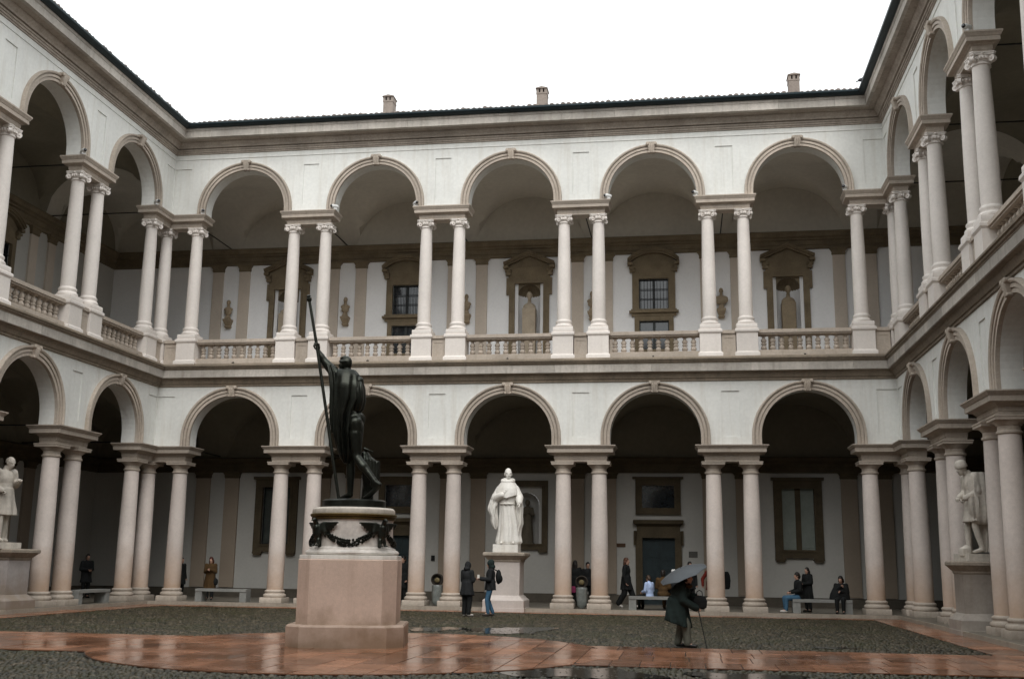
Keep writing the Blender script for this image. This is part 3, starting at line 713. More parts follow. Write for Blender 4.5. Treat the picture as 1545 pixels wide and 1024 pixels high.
# shallow puddles
WATER = bpy.data.materials.new('puddle_water'); WATER.use_nodes = True
_b = WATER.node_tree.nodes['Principled BSDF']; _b.inputs['Base Color'].default_value = (.028, .026, .022, 1); _b.inputs['Roughness'].default_value = .10; _b.inputs['Specular IOR Level'].default_value = .45
for pi_, (px, py, rx, ry, sd) in enumerate(((14.3, -10.4, .8, 1.5, 1), (12.5, -10.6, .6, .8, 2), (16.9, -20.2, .9, .9, 3), (19.2, -20.0, .7, .6, 8), (21.3, -13.7, .35, .3, 4))):
    random.seed(sd); ph = [random.uniform(0, 6.28) for _ in range(4)]
    pts = []
    for k in range(56):
        a = 2*PI*k/56; r = 1+.22*math.sin(2*a+ph[0])+.16*math.sin(3*a+ph[1])+.12*math.sin(5*a+ph[2])+.09*math.sin(9*a+ph[3])
        pts.append((px+rx*r*math.cos(a), py+ry*r*math.sin(a), .0262+.0002*pi_))
    tag(MB().add(pts, [tuple(range(56))]).build('puddle', WATER, smooth=False, recalc=False), kind='structure')
# river pebbles set in the panels between the paths: uncountable, one mesh
import numpy as np
rng = np.random.default_rng(4); sp = .118
gx, gy = np.meshgrid(np.arange(.98, 24.02, sp), np.arange(-23.6, -1.46, sp*.87))
gx = gx+(np.arange(gx.shape[0]) % 2)[:, None]*sp*.5
gx = (gx+rng.uniform(-.045, .045, gx.shape)).ravel(); gy = (gy+rng.uniform(-.045, .045, gy.shape)).ravel()
dd_ = np.hypot(gx-CX0, gy-CY0)
ok = (dd_ > CR+.05) & ((gy > -14.77) | (gy < -18.95))
gx, gy = gx[ok], gy[ok]; n = len(gx)
rr = rng.uniform(.036, .072, n); an = rng.uniform(0, 6.28, n); el_ = rng.uniform(.75, 1.0, n); hh_ = rng.uniform(.020, .034, n)
tp = np.arange(6)*PI/3
V_ = np.zeros((n, 13, 3), np.float32)
for lv, (sc_, hz) in enumerate(((1.0, .001), (.74, .68))):
    for k in range(6):
        lx = rr*sc_*np.cos(tp[k]); ly = rr*sc_*el_*np.sin(tp[k])
        V_[:, lv*6+k, 0] = gx+lx*np.cos(an)-ly*np.sin(an); V_[:, lv*6+k, 1] = gy+lx*np.sin(an)+ly*np.cos(an); V_[:, lv*6+k, 2] = hh_*hz
V_[:, 12, 0] = gx; V_[:, 12, 1] = gy; V_[:, 12, 2] = hh_
F_ = []
for k in range(6): F_.append((k, (k+1) % 6, 6+(k+1) % 6)); F_.append((k, 6+(k+1) % 6, 6+k)); F_.append((6+k, 6+(k+1) % 6, 12))
F_ = (np.array(F_)[None]+np.arange(n)[:, None, None]*13).reshape(-1, 3).astype(np.int32)
pm = bpy.data.meshes.new('cobbles'); pm.vertices.add(n*13); pm.vertices.foreach_set('co', V_.ravel())
pm.loops.add(F_.size); pm.loops.foreach_set('vertex_index', F_.ravel()); pm.polygons.add(len(F_)); pm.polygons.foreach_set('loop_start', np.arange(0, F_.size, 3, dtype=np.int32))
pm.update(calc_edges=True); pm.shade_smooth()
at_ = pm.attributes.new('tone', 'FLOAT', 'POINT'); at_.data.foreach_set('value', np.repeat(rng.random(n).astype(np.float32), 13))
def pebble_mat():
    m = bpy.data.materials.new('wet_pebbles'); m.use_nodes = True; nt = m.node_tree; N = nt.nodes; L = nt.links; b = N['Principled BSDF']
    a = N.new('ShaderNodeAttribute'); a.attribute_name = 'tone'; r = N.new('ShaderNodeValToRGB'); L.new(a.outputs['Fac'], r.inputs[0])
    e = r.color_ramp.elements; e[0].color = (.014, .013, .007, 1); e[1].color = (.115, .093, .062, 1)
    for p_, c_ in ((.35, (.030, .026, .013)), (.6, (.046, .037, .021)), (.85, (.066, .050, .030))): x = e.new(p_); x.color = (*c_, 1)
    geo = N.new('ShaderNodeNewGeometry'); n_ = N.new('ShaderNodeTexNoise'); n_.inputs['Scale'].default_value = .7; n_.inputs['Detail'].default_value = 6; L.new(geo.outputs['Position'], n_.inputs['Vector'])
    mr = N.new('ShaderNodeMapRange'); L.new(n_.outputs['Fac'], mr.inputs[0]); mr.inputs[1].default_value = .45; mr.inputs[2].default_value = .65
    x = N.new('ShaderNodeMix'); x.data_type = 'RGBA'; x.inputs[7].default_value = (.032, .033, .009, 1); sc = N.new('ShaderNodeMath'); sc.operation = 'MULTIPLY'; sc.inputs[1].default_value = .55; L.new(mr.outputs[0], sc.inputs[0]); L.new(sc.outputs[0], x.inputs[0]); L.new(r.outputs[0], x.inputs[6]); L.new(x.outputs[2], b.inputs['Base Color'])
    b.inputs['Roughness'].default_value = .42; b.inputs['Specular IOR Level'].default_value = .4
    return m
pm.materials.append(pebble_mat())
tag(mk('cobbles', pm), 'wet grey-brown river cobbles set between the red paths', 'cobbles', kind='stuff')
random.seed(11)
# ------------------------------------------------------------------ figures: fused capsules -> one continuous skin
def fuse(b, vox, sm=3):
    me = bpy.data.meshes.new('tmp'); me.from_pydata(b.v, [], b.f)
    o = bpy.data.objects.new('tmp', me); COL.objects.link(o)
    bm = bmesh.new(); bm.from_mesh(me); bmesh.ops.recalc_face_normals(bm, faces=bm.faces); bm.to_mesh(me); bm.free()
    r = o.modifiers.new('r', 'REMESH'); r.mode = 'VOXEL'; r.voxel_size = vox
    s = o.modifiers.new('s', 'SMOOTH'); s.iterations = sm; s.factor = .5
    ev = o.evaluated_get(bpy.context.evaluated_depsgraph_get()); m2 = ev.to_mesh()
    out = MB(); out.add([tuple(v.co) for v in m2.vertices], [tuple(p.vertices) for p in m2.polygons])
    ev.to_mesh_clear(); bpy.data.objects.remove(o); bpy.data.meshes.remove(me)
    return out
STAND = dict(head=(0, -.015, 1.60), neck=(0, .01, 1.45), chest=(0, .01, 1.27), pelvis=(0, .01, .96),
    shl=(.185, .01, 1.40), ell=(.235, .03, 1.12), wrl=(.235, -.05, .87), shr=(-.185, .01, 1.40), elr=(-.235, .03, 1.12), wrr=(-.235, -.05, .87),
    hil=(.09, .01, .92), knl=(.10, -.01, .50), anl=(.10, .03, .085), tol=(.12, -.13, .035), hir=(-.09, .01, .92), knr=(-.10, -.01, .50), anr=(-.10, .03, .085), tor=(-.12, -.13, .035))
def joints(**k):
    J = {a: Vector(b) for a, b in STAND.items()}
    for a, b in k.items(): J[a] = Vector(b)
    return J
def basis(f, u):
    f = Vector(f).normalized(); u = Vector(u); u = (u-f*u.dot(f)).normalized(); x = u.cross(-f)   # local +x, -y = face, +z = up
    return Matrix((x, -f, u)).transposed()
def head_mb(b, c, face, s=1., tilt=(0, 0, 1)):
    M_ = basis(face, tilt); P = lambda x, y, z: Vector(c)+M_ @ Vector((x*s, y*s, z*s))
    b.ell(P(0, .012, .02), (.074*s, .092*s, .10*s), M_)
    b.ell(P(0, -.028, -.05), (.052*s, .06*s, .068*s), M_)
    b.ell(P(0, -.058, -.098), (.028*s, .026*s, .022*s), M_, 8, 6)
    b.capsule(P(0, -.082, .018), P(0, -.105, -.025), .010*s, .016*s, 6)
    b.capsule(P(-.045, -.068, .030), P(.045, -.068, .030), .014*s, .014*s, 6)
    b.capsule(P(-.02, -.078, -.064), P(.02, -.078, -.064), .011*s, .011*s, 6)
    for sx in (-1, 1):
        b.ell(P(sx*.075, .015, -.012), (.010*s, .02*s, .032*s), M_, 8, 6)
        b.ell(P(sx*.035, -.062, -.02), (.022*s, .018*s, .02*s), M_, 8, 6)
def hand_mb(b, w_, d, s=1., curl=.5, side=1, pn=None):
    d = Vector(d).normalized(); pn = Vector(pn or (0, -1, 0)); pn = (pn-d*pn.dot(d)).normalized(); x = d.cross(pn)*side
    w_ = Vector(w_); M_ = Matrix((x, pn, d)).transposed()
    b.ell(w_+d*.05*s, (.040*s, .018*s, .055*s), M_, 8, 6)
    for k, (o, l) in enumerate(((-.028, .070), (-.010, .080), (.010, .075), (.027, .058))):
        p0 = w_+d*.085*s+x*o*s; d1 = (d*math.cos(curl*.7)+pn*math.sin(curl*.7)); d2 = (d*math.cos(curl*1.8)+pn*math.sin(curl*1.8))
        p1 = p0+d1*l*.5*s; p2 = p1+d2*l*.5*s
        b.capsule(p0, p1, .0095*s, .0085*s, 6); b.capsule(p1, p2, .0085*s, .0075*s, 6)
    t0 = w_+d*.03*s-x*.035*s; t1 = t0+(d*.6-x*.6+pn*.3).normalized()*.04*s; b.capsule(t0, t1, .012*s, .010*s, 6); b.capsule(t1, t1+(d*.9+pn*.4).normalized()*.03*s, .010*s, .008*s, 6)
def body_mb(J, s=1., face=(0, -1, 0), hs=1., tilt=(0, 0, 1)):
    b = MB(); upv = (J['neck']-J['pelvis']).normalized(); side = (J['shl']-J['shr'])
    f = side.cross(upv); M_ = basis(-f if False else f.normalized()*-1 if f.y > 0 and False else f, upv)
    b.ell(J['chest'], (.165*s, .115*s, .20*s), M_); b.ell((J['chest']+J['pelvis'])/2, (.14*s, .10*s, .18*s), M_); b.ell(J['pelvis'], (.165*s, .12*s, .13*s), M_)
    for k in 'lr':
        b.capsule(J['chest']*.35+J['sh'+k]*.65, J['sh'+k], .075*s, .062*s); b.capsule(J['sh'+k], J['el'+k], .056*s, .043*s); b.capsule(J['el'+k], J['wr'+k], .042*s, .029*s)
        b.capsule(J['hi'+k], J['kn'+k], .090*s, .058*s); b.capsule(J['kn'+k], J['kn'+k]*.6+J['an'+k]*.4, .056*s, .058*s); b.capsule(J['kn'+k]*.6+J['an'+k]*.4, J['an'+k], .056*s, .038*s)
        b.capsule(J['an'+k], J['to'+k], .042*s, .032*s)
    b.capsule(J['chest']*.3+J['neck']*.7, J['neck']*.5+J['head']*.5, .068*s, .056*s); b.capsule(J['neck'], J['head'], .055*s, .052*s)
    head_mb(b, J['head'], face, s*hs, tilt)
    return b
def robe(secs, nf=9, n=54, ph=0., wob=.5):
    """drapery: stacked ellipses with folds; secs = (z, cx, cy, rx, ry, amp)"""
    rings = []
    for i, (z, cx, cy, rx, ry, am) in enumerate(secs):
        ring = []
        for k in range(n):
            a = 2*PI*k/n
            q = math.sin(nf*a+ph+wob*math.sin(2*a+i*.11)+.5*math.sin(3*a+1+i*.17))*(.75+.4*math.sin(2.0*a+ph*2+i*.13))+.40*math.sin((nf*2-3)*a+1.3*ph+i*.21)
            r = 1+am*q
            ring.append((cx+rx*r*math.cos(a), cy+ry*r*math.sin(a), z))
        rings.append(ring)
    return MB().loft(rings)
def smooth_secs(secs, m=4):
    out = []
    for i in range(len(secs)-1):
        for k in range(m):
            t = k/m; out.append(tuple(a+(b-a)*t for a, b in zip(secs[i], secs[i+1])))
    return out+[secs[-1]]
def drape(path, wx, wy, amp=.16, nf=5, n=28):
    """hanging cloth: flattened tube along a path with folds; path = points, wx/wy half widths per point"""
    rings = []
    for i, p in enumerate(path):
        ring = []
        for k in range(n):
            a = 2*PI*k/n; r = 1+amp*math.sin(nf*a+i*.3)
            ring.append((p[0]+wx[i]*r*math.cos(a), p[1]+wy[i]*r*math.sin(a), p[2]))
        rings.append(ring)
    return MB().loft(rings)
def scaled(J, s): return {k: v*s for k, v in J.items()}

MARBLE = mat('white_marble', (.80, .77, .715), .6, .12, 2, 14, .05, 60, streak=.35, streakcol=(.33, .26, .17))
MARBLE2 = mat('weathered_marble', (.56, .51, .445), .7, .22, 2, 12, .08, 60, streak=.5, streakcol=(.17, .14, .10))
BRONZE = mat('dark_bronze', (.027, .029, .023), .34, .35, 3, 16, .15, 30, metal=.8, spec=.6, streak=.4, streakcol=(.07, .085, .07))
PINK = mat('pink_granite', (.55, .42, .345), .6, .10, 1.2, 14, .04, 80, speck=.12, streak=.32, streakcol=(.26, .17, .12), grime=((.20, .13, .075), .05, .75, .8))
BUSTS = mat('tan_bust_stone', (.33, .26, .175), .75, .2, 3, 14, .08, 60)

# ------------------------------------------------------------------ the monument in the middle of the court
MX, MY = 11.98, -15.95
mon = empty('monument_pedestal', (MX, MY, .028), .19)
tag(mon, 'octagonal pink granite pedestal with white marble drum and bronze eagles in mid-court', 'pedestal')
def octo(h, c): return lambda p: [(-h-p+c, -h-p), (h+p-c, -h-p), (h+p, -h-p+c), (h+p, h+p-c), (h+p-c, h+p), (-h-p+c, h+p), (-h-p, h+p-c), (-h-p, -h-p+c)]
MB().stack(octo(1.09, .29), [(0, 0), (0, .37), (-.02, .40), (-.04, .405)]).build('base', PINK, mon, ang=20)
MB().stack(octo(.93, .25), [(0, .40), (0, 1.58), (-.015, 1.60)]).build('die', PINK, mon, ang=20)
MB().stack(octo(.93, .25), [(-.012, 1.60), (-.012, 1.665), (-.03, 1.67)]).build('marble_course', MARBLE, mon, ang=20)
MB().lathe([(.86, 1.665), (.90, 1.69), (.91, 1.72), (.88, 1.76), (.84, 1.775), (.835, 1.80), (.80, 1.82), (.78, 1.84), (.775, 2.32), (.79, 2.34)], 40).build('drum', mat('dull_marble', (.60, .555, .51), .65, .2, 3, 14, .06, 60, streak=.4, streakcol=(.30, .25, .19)), mon, ang=25)
MB().lathe([(.76, 2.335), (.81, 2.35), (.82, 2.37), (.80, 2.385), (.83, 2.40), (.845, 2.44), (.83, 2.455)], 40).build('bronze_band', mat('gilt_bronze', (.12, .085, .03), .45, .3, 4, 20, metal=.6), mon)
MB().lathe([(.80, 2.45), (.81, 2.48), (.80, 2.54), (.76, 2.575), (.6, 2.58)], 40).build('top_course', MARBLE2, mon)
pl = MB().box(-.05, .05, -.012, .0, -.035, .035).build('plaque', BRONZE, mon, (-.79, -.80, 1.50), -PI/4)
# eagles at four corners of the drum, garlands slung between them
eg = MB()
eg.ell((0, -.06, .26), (.085, .085, .16)); eg.ell((0, -.10, .34), (.07, .06, .09)); eg.capsule((0, -.09, .40), (0, -.13, .475), .048, .045)
eg.ell((0, -.145, .49), (.042, .055, .042)); eg.capsule((0, -.19, .49), (0, -.225, .468), .02, .010, 6)
for sx in (-1, 1):
    eg.capsule((sx*.05, -.07, .12), (sx*.06, -.09, .04), .04, .028); eg.capsule((sx*.06, -.09, .02), (sx*.075, -.15, .015), .022, .014, 6); eg.capsule((sx*.06, -.09, .02), (sx*.03, -.15, .015), .02, .012, 6)
    for k in range(7):            # wing feathers fanned out and back along the drum
        t = k/6; ex = sx*(.14+.30*(1-t)); ez = .44-.26*t
        eg.capsule((sx*.07, -.04, .40-.10*t), (sx*(.13+.04*t), -.02, .43-.16*t), .038, .036, 6)
        eg.capsule((sx*.12, -.02, .43-.17*t), (ex, .015+.055*(1-t), ez), .032, .018, 6)
eg.capsule((0, -.02, .14), (0, .0, -.0), .05, .035)
egm = fuse(eg, .013, 1).mesh('eagle', BRONZE)
EAG = []
for k in range(4):
    a = -PI/4+k*PI/2+.0
    mk('eagle', egm, mon, (.80*math.sin(a), -.80*math.cos(a), 1.83), a)
gl = MB(); random.seed(3)
for k in range(26):
    t = k/25; a = -PI/4+.24+(PI/2-.48)*t; z = 2.06-.17*math.sin(PI*t); r = .035+.022*math.sin(PI*t)
    for j in range(7):
        q = random.uniform(0, 6.28); rr = .795
        gl.ell(((rr+r*.7*math.cos(q))*math.sin(a), -(rr+r*.7*math.cos(q))*math.cos(a), z+r*math.sin(q)), (.024, .02, .028), n=6, m=4)
glm = gl.mesh('garland', BRONZE)
for k in range(4): mk('garland', glm, mon, (0, 0, 0), k*PI/2)

st = empty('bronze_statue', (MX, MY, 2.608), .156)
tag(st, 'dark bronze draped nude man raising a long staff, on the central pedestal', 'statue')
random.seed(5)
pt = []
MB().loft([[((.62+.0*z)*math.cos(2*PI*k/28)*(1+.02*math.sin(3*k)), .55*math.sin(2*PI*k/28), z) for k in range(28)] for z in (0, .02, .13)]+[[(.58*math.cos(2*PI*k/28), .51*math.sin(2*PI*k/28), .16) for k in range(28)]]).build('plinth', BRONZE, st)
J = joints(head=(-.31, .05, 2.87), neck=(-.23, .0, 2.68), chest=(-.22, 0, 2.36), pelvis=(-.10, 0, 1.74),
    shl=(-.48, -.02, 2.66), ell=(-.71, -.05, 2.90), wrl=(-.84, -.09, 3.12), shr=(.0, -.05, 2.52), elr=(.06, .0, 2.10), wrr=(-.08, .32, 2.05),
    hir=(.0, -.05, 1.62), knr=(.02, -.12, 1.0), anr=(.40, -.26, .53), tor=(.37, -.24, .44), hil=(-.17, .08, 1.62), knl=(-.13, .16, .92), anl=(-.12, .18, .27), tol=(-.32, .34, .20))
bm_ = body_mb(J, 1.55, face=(-.78, .55, .22), hs=.98, tilt=(-.25, .1, 1))
bm_.capsule((.41, -.26, .50), (.51, -.28, .445), .068, .055); bm_.capsule((.50, -.27, .42), (.30, -.18, .23), .05, .058); bm_.capsule((.30, -.18, .23), (.21, -.12, .195), .055, .04)
bm_.capsule((.06, -.15, .94), (.17, -.19, .80), .088, .095); bm_.capsule((-.02, -.12, 1.45), (.0, -.12, 1.15), .135, .105)
bm_.capsule((-.03, -.13, 1.66), (-.02, -.12, 1.58), .145, .14); bm_.capsule((-.16, -.07, 1.66), (-.15, -.05, 1.58), .13, .13)
bm_.capsule((-.48, -.02, 2.66), (-.70, -.05, 2.89), .12, .088); bm_.capsule((-.71, -.05, 2.90), (-.785, -.07, 3.02), .082, .068)
for k in range(34):                # laurel and curls
    q = random.uniform(0, 6.28); e = random.uniform(.0, 1.3)
    bm_.ell((-.315+.118*math.cos(q)*math.cos(e), .045+.125*math.sin(q)*math.cos(e), 2.90+.135*math.sin(e)), (.028, .028, .026), n=6, m=4)
fig = fuse(bm_, .02, 2)
hand_mb(fig, (-.84, -.09, 3.10), (-.10, -.02, 1), 1.7, 1.5, 1, (-.7, -.5, 0)); hand_mb(fig, (-.08, .32, 2.05), (-.3, .9, .1), 1.6, .8, 1, (0, 0, 1))
fig.build('figure', BRONZE, st, ang=60)
A_, H_, T_ = Vector((-.29, -.14, .15)), Vector((-.87, -.12, 3.20)), Vector((-1.075, -.11, 4.17)); dT = (T_-H_).normalized()
sf = MB().tube([A_, H_, T_], [.032, .031, .029], 8)
sf.tube([T_-dT*.04, T_-dT*.01, T_+dT*.03, T_+dT*.05, T_+dT*.08, T_+dT*.10], [.03, .052, .052, .034, .048, .02], 10)
sf.build('staff', BRONZE, st)
ck = robe(smooth_secs([(2.75, -.28, .0, .19, .15, .02), (2.64, -.27, -.02, .26, .20, .05), (2.42, -.26, -.04, .29, .24, .09), (2.15, -.25, -.04, .275, .24, .13), (1.85, -.30, -.03, .215, .215, .16), (1.55, -.30, -.01, .19, .20, .19), (1.25, -.26, .02, .165, .18, .21), (1.0, -.22, .05, .12, .15, .2), (.88, -.20, .08, .05, .08, .2)]), 7, 66, .6, 1.1)
ck.build('cloak', BRONZE, st, ang=70)
drape([(-.60, -.05, 2.83), (-.53, -.07, 2.64), (-.485, -.08, 2.3), (-.475, -.07, 1.95), (-.455, -.06, 1.65), (-.49, -.05, 1.47)], [.07, .085, .085, .09, .085, .02], [.10, .12, .12, .12, .10, .04], .25, 5, 36).build('cloak_fold', BRONZE, st, ang=70)
drape([(-.01, -.04, 2.50), (.02, -.06, 2.36), (.04, -.05, 2.12), (.01, -.03, 1.95), (-.06, 0, 1.82)], [.09, .10, .10, .09, .04], [.14, .17, .17, .14, .08], .14, 5, 32).build('cloak_fold', BRONZE, st, ang=70)
tk = MB().tube([(.22, .22, .14), (.22, .23, .6), (.19, .20, 1.05)], [.13, .10, .07], 10)
for k in range(5): tk.add(*(lambda m: (m.v, m.f))(drape([(.12+.035*k, .12+.03*k, 1.20-.045*k-.02*(k-2)**2), (.15+.06*k, .10+.03*k, .95), (.18+.055*k, .12+.02*k, .6), (.20+.045*k, .16, .28+.03*k)], [.035, .052, .055, .03], [.05, .075, .07, .04], .2, 4, 20)))
tk.capsule((.14, .08, 1.18), (.32, .12, 1.12), .03, .014, 8)
fuse(tk, .02, 1).build('tree_stump', BRONZE, st, ang=60)

# ------------------------------------------------------------------ marble statues standing in the arches
def statue_pedestal(label, x, y, rz, hw, z1, m_, stain=True):
    p = MB().sqstack(0, 0, [(hw*1.36, 0), (hw*1.36, ZF), (hw*1.33, ZF+.005), (hw*1.33, ZF+.24), (hw*1.30, ZF+.26), (hw*1.18, ZF+.30), (hw*1.10, ZF+.36), (hw, ZF+.40), (hw, z1-.32), (hw*1.02, z1-.30)])
    o = p.build('statue_pedestal', m_, None, (x, y, 0), rz, ang=25); tag(o, label, 'pedestal', 'pedestals under the marble statues')
    MB().sqstack(0, 0, [(hw*1.02, z1-.31), (hw*1.06, z1-.28), (hw*1.06, z1-.24), (hw*1.12, z1-.22), (hw*1.26, z1-.14), (hw*1.36, z1-.10), (hw*1.36, z1-.03), (hw*1.30, z1)]).build('cap_moulding', mat('pedestal_cap', (.33, .28, .225), .8, .25, 3, 15, .1, 50), o, ang=25)
    return o
PEDM = mat('pedestal_marble', (.56, .50, .46), .65, .10, 1.5, 15, .05, 60, streak=.2, streakcol=(.33, .26, .19))
statue_pedestal('pale square pedestal under the white friar statue', 12.53, -.25, 0, .51, 1.92, PEDM)
fr = empty('marble_statue', (12.53, -.25, 1.925), 0); tag(fr, 'white marble friar in hooded robe standing between the middle columns', 'statue', 'marble statues in the arches')
MB().box(-.42, .42, -.36, .36, 0, .26).build('plinth', MARBLE, fr)
rb2 = robe(smooth_secs([(.27, .04, 0, .37, .31, .10), (.34, .05, 0, .41, .34, .10), (.6, .05, 0, .37, .31, .12), (.95, .04, 0, .33, .27, .115), (1.3, .02, 0, .29, .24, .08), (1.55, .0, 0, .275, .22, .035), (1.60, 0, 0, .265, .215, .03), (1.66, 0, 0, .285, .22, .03), (1.9, 0, 0, .32, .23, .025), (2.12, 0, 0, .345, .22, .015), (2.24, 0, 0, .30, .18, .01), (2.33, 0, 0, .16, .13, 0)]), 9, 60, .8)
rb2.build('robe', MARBLE, fr, ang=60)
MB().lathe([(.275, 1.575), (.285, 1.59), (.285, 1.61), (.275, 1.625)], 24).build('cord', MARBLE, fr)
Jf = joints(head=(.02, -.05, 2.60), neck=(0, 0, 2.36), chest=(0, 0, 2.08), pelvis=(0, 0, 1.6), shl=(.26, 0, 2.14), ell=(.39, -.04, 1.78), wrl=(.44, -.28, 1.60), shr=(-.26, 0, 2.14), elr=(-.39, -.08, 1.76), wrr=(-.10, -.31, 1.90),
    hil=(.13, 0, 1.5), knl=(.15, -.05, .9), anl=(.20, -.12, .36), tol=(.26, -.36, .30), hir=(-.13, 0, 1.5), knr=(-.13, 0, .9), anr=(-.12, -.10, .36), tor=(-.14, -.36, .30))
bf = body_mb(Jf, 1.38, face=(.30, -1, -.18), hs=1.22)
bf.ell(Jf['head']+Vector((0, .015, .035)), (.122, .138, .138)); ff = fuse(bf, .02, 2); hand_mb(ff, (-.10, -.31, 1.90), (.4, -.1, .9), 1.4, .5, -1, (.3, .8, 0)); hand_mb(ff, (.44, -.28, 1.60), (.2, -.6, -.7), 1.45, .8, 1, (-.5, -.2, -.6))
ff.build('figure', MARBLE, fr, ang=60)
cp_ = robe(smooth_secs([(1.92, 0, -.03, .40, .31, .04), (2.00, 0, -.02, .41, .31, .035), (2.12, 0, -.01, .38, .28, .03), (2.22, 0, 0, .32, .24, .02), (2.32, 0, .01, .24, .20, .01), (2.42, 0, .02, .17, .16, .0), (2.47, 0, .03, .145, .14, 0)]), 5, 48, .3)
for i_, p_ in enumerate(cp_.v):          # the cape dips to a point in front
    x_, y_, z_ = p_
    if z_ < 2.1: cp_.v[i_] = (x_, y_, z_-(.14 if y_ < 0 else .05)*max(0, 1-abs(x_)/.42)*(2.1-z_)/.18)
cp_.build('capelet', MARBLE, fr, ang=60)
hd = MB(); hp = [(.19*math.cos(a), .05+.17*math.sin(a)-.03, 2.38+.05*math.sin(a)) for a in [2*PI*k/20 for k in range(21)]]
hd.tube(hp, .062, 8, False); hd.ell((0, .17, 2.36), (.17, .10, .14)); hd.build('hood', MARBLE, fr)
sl = MB()
for sx, el, wr in ((-1, (-.40, -.08, 1.78), (-.15, -.29, 1.88)), (1, (.40, -.04, 1.80), (.44, -.25, 1.63))):
    sl.capsule((sx*.27, 0, 2.10), el, .13, .15, 14); sl.capsule(el, wr, .15, .105, 14)
    sl.capsule(Vector(el)+Vector((0, 0, -.08)), (el[0]*.95+wr[0]*.05, -.12, 1.55), .12, .07, 12)
fuse(sl, .022, 3).build('sleeves', MARBLE, fr, ang=60)
drape([(-.42, .0, 1.95), (-.46, -.02, 1.75), (-.49, -.04, 1.50), (-.50, -.05, 1.40), (-.44, -.05, 1.2), (-.43, -.05, 1.05), (-.41, -.04, .9), (-.38, -.04, .76)], [.07, .10, .14, .14, .10, .11, .09, .03], [.10, .14, .18, .18, .13, .12, .09, .04], .25, 6, 36).build('mantle_fold', MARBLE, fr, ang=60)
drape([(.40, .0, 1.75), (.42, .0, 1.5), (.41, .01, 1.2), (.43, .02, .95), (.36, .03, .80), (.30, .04, .3)], [.08, .10, .10, .10, .12, .12], [.16, .2, .2, .2, .18, .14], .2, 6, 36).build('mantle_fold', MARBLE, fr, ang=60)

def coat_mb(J, s, zb, flare, fat=.028, front=0., sleeve=.018):
    b = MB(); upv = (J['neck']-J['pelvis']).normalized(); side = (J['shl']-J['shr']); M_ = basis(side.cross(upv), upv); f2 = fat
    b.ell(J['chest'], ((.165+f2)*s, (.115+f2)*s, .21*s), M_, 16, 10); b.ell((J['chest']+J['pelvis'])/2, ((.145+f2)*s, (.105+f2)*s, .2*s), M_, 16, 10); b.ell(J['pelvis'], ((.165+f2)*s, (.125+f2)*s, .15*s), M_, 16, 10)
    b.capsule(J['neck']-upv*.02*s, J['neck']+upv*.03*s, .075*s, .07*s)
    for k in 'lr':
        b.capsule(J['chest']*.4+J['sh'+k]*.6, J['sh'+k], .095*s, .08*s); b.capsule(J['sh'+k], J['el'+k], (.062+sleeve)*s, (.052+sleeve)*s); b.capsule(J['el'+k], J['wr'+k], (.05+sleeve)*s, (.04+sleeve)*s)
    if zb is not None:
        p = J['pelvis']; rings = []
        for t in range(6):
            z = p.z+.12*s+(zb-p.z-.12*s)*t/5; w1 = (.165+f2+flare*t/5)*s; w2 = (.125+f2+flare*.8*t/5)*s
            rings.append([tuple(Vector((p.x, p.y, 0))+M_ @ Vector(((w1*(1+.03*t*math.sin(6*a+t)))*math.cos(a), w2*(1+.03*t*math.sin(7*a))*math.sin(a), 0))+Vector((0, 0, z))) for a in [2*PI*k/30 for k in range(30)]])
        b.loft(rings)
    return b
def trousers_mb(J, s, wide=.02, cuff=0.02):
    b = MB(); b.ell(J['pelvis'], (.172*s, .128*s, .14*s), None, 14, 8)
    for k in 'lr':
        b.capsule(J['hi'+k], J['kn'+k], (.095+wide)*s, (.062+wide)*s); b.capsule(J['kn'+k], J['an'+k]+Vector((0, 0, .02*s)), (.062+wide)*s, (.045+cuff)*s)
    return b
def man_statue(name_label, x, y, z, rz, J, s, face, kind, m_):
    o = empty('marble_statue', (x, y, z), rz); tag(o, name_label, 'statue', 'marble statues in the arches')
    MB().loft([[(a*(1+.04*math.sin(5*i)), b_*(1+.04*math.cos(7*i)), zz) for i, (a, b_) in enumerate(((-.42, -.40), (0, -.42), (.42, -.40), (.44, 0), (.42, .40), (0, .42), (-.42, .40), (-.44, 0)))] for zz in (0, .14, .17)]).build('plinth', m_, o, ang=30)
    b = fuse(body_mb(J, s, face), .02, 2)
    for k, sd in (('l', 1), ('r', -1)):
        hand_mb(b, J['wr'+k], (J['wr'+k]-J['el'+k]), s, 1.5, sd, (0, -.3, -.8))
    b.build('figure', m_, o, ang=60); return o
up = lambda J, dz: {k: v+Vector((0, 0, dz)) for k, v in J.items()}
# right: capped man in tunic and long cloak
statue_pedestal('stone pedestal under the capped and cloaked statue at right', 25.50, -8.1, 0, .46, 1.78, mat('grey_pedestal', (.36, .32, .28), .7, .14, 2, 14, .06, 60, streak=.3, streakcol=(.2, .16, .11)))
Jr = up(scaled(joints(head=(0, -.19, 1.545), neck=(0, -.07, 1.43), chest=(0, -.03, 1.26), shl=(.185, -.05, 1.385), shr=(-.185, -.05, 1.385), ell=(.25, -.02, 1.12), wrl=(.14, -.20, 1.00), elr=(-.25, -.03, 1.12), wrr=(-.10, -.22, 1.02), knl=(.1, -.05, .5), anl=(.11, .05, .085), tol=(.12, -.12, .04), knr=(-.1, -.1, .5), anr=(-.10, -.10, .085), tor=(-.10, -.27, .04)), 1.36), .16)
o = man_statue('weathered marble man in cap and long cloak between the right columns', 25.52, -8.1, 1.785, -1.38, Jr, 1.36, (.1, -1, -.35), 0, MARBLE2)
fuse(coat_mb(Jr, 1.36, .98, .07, .03), .022, 2).build('tunic', MARBLE2, o, ang=60)
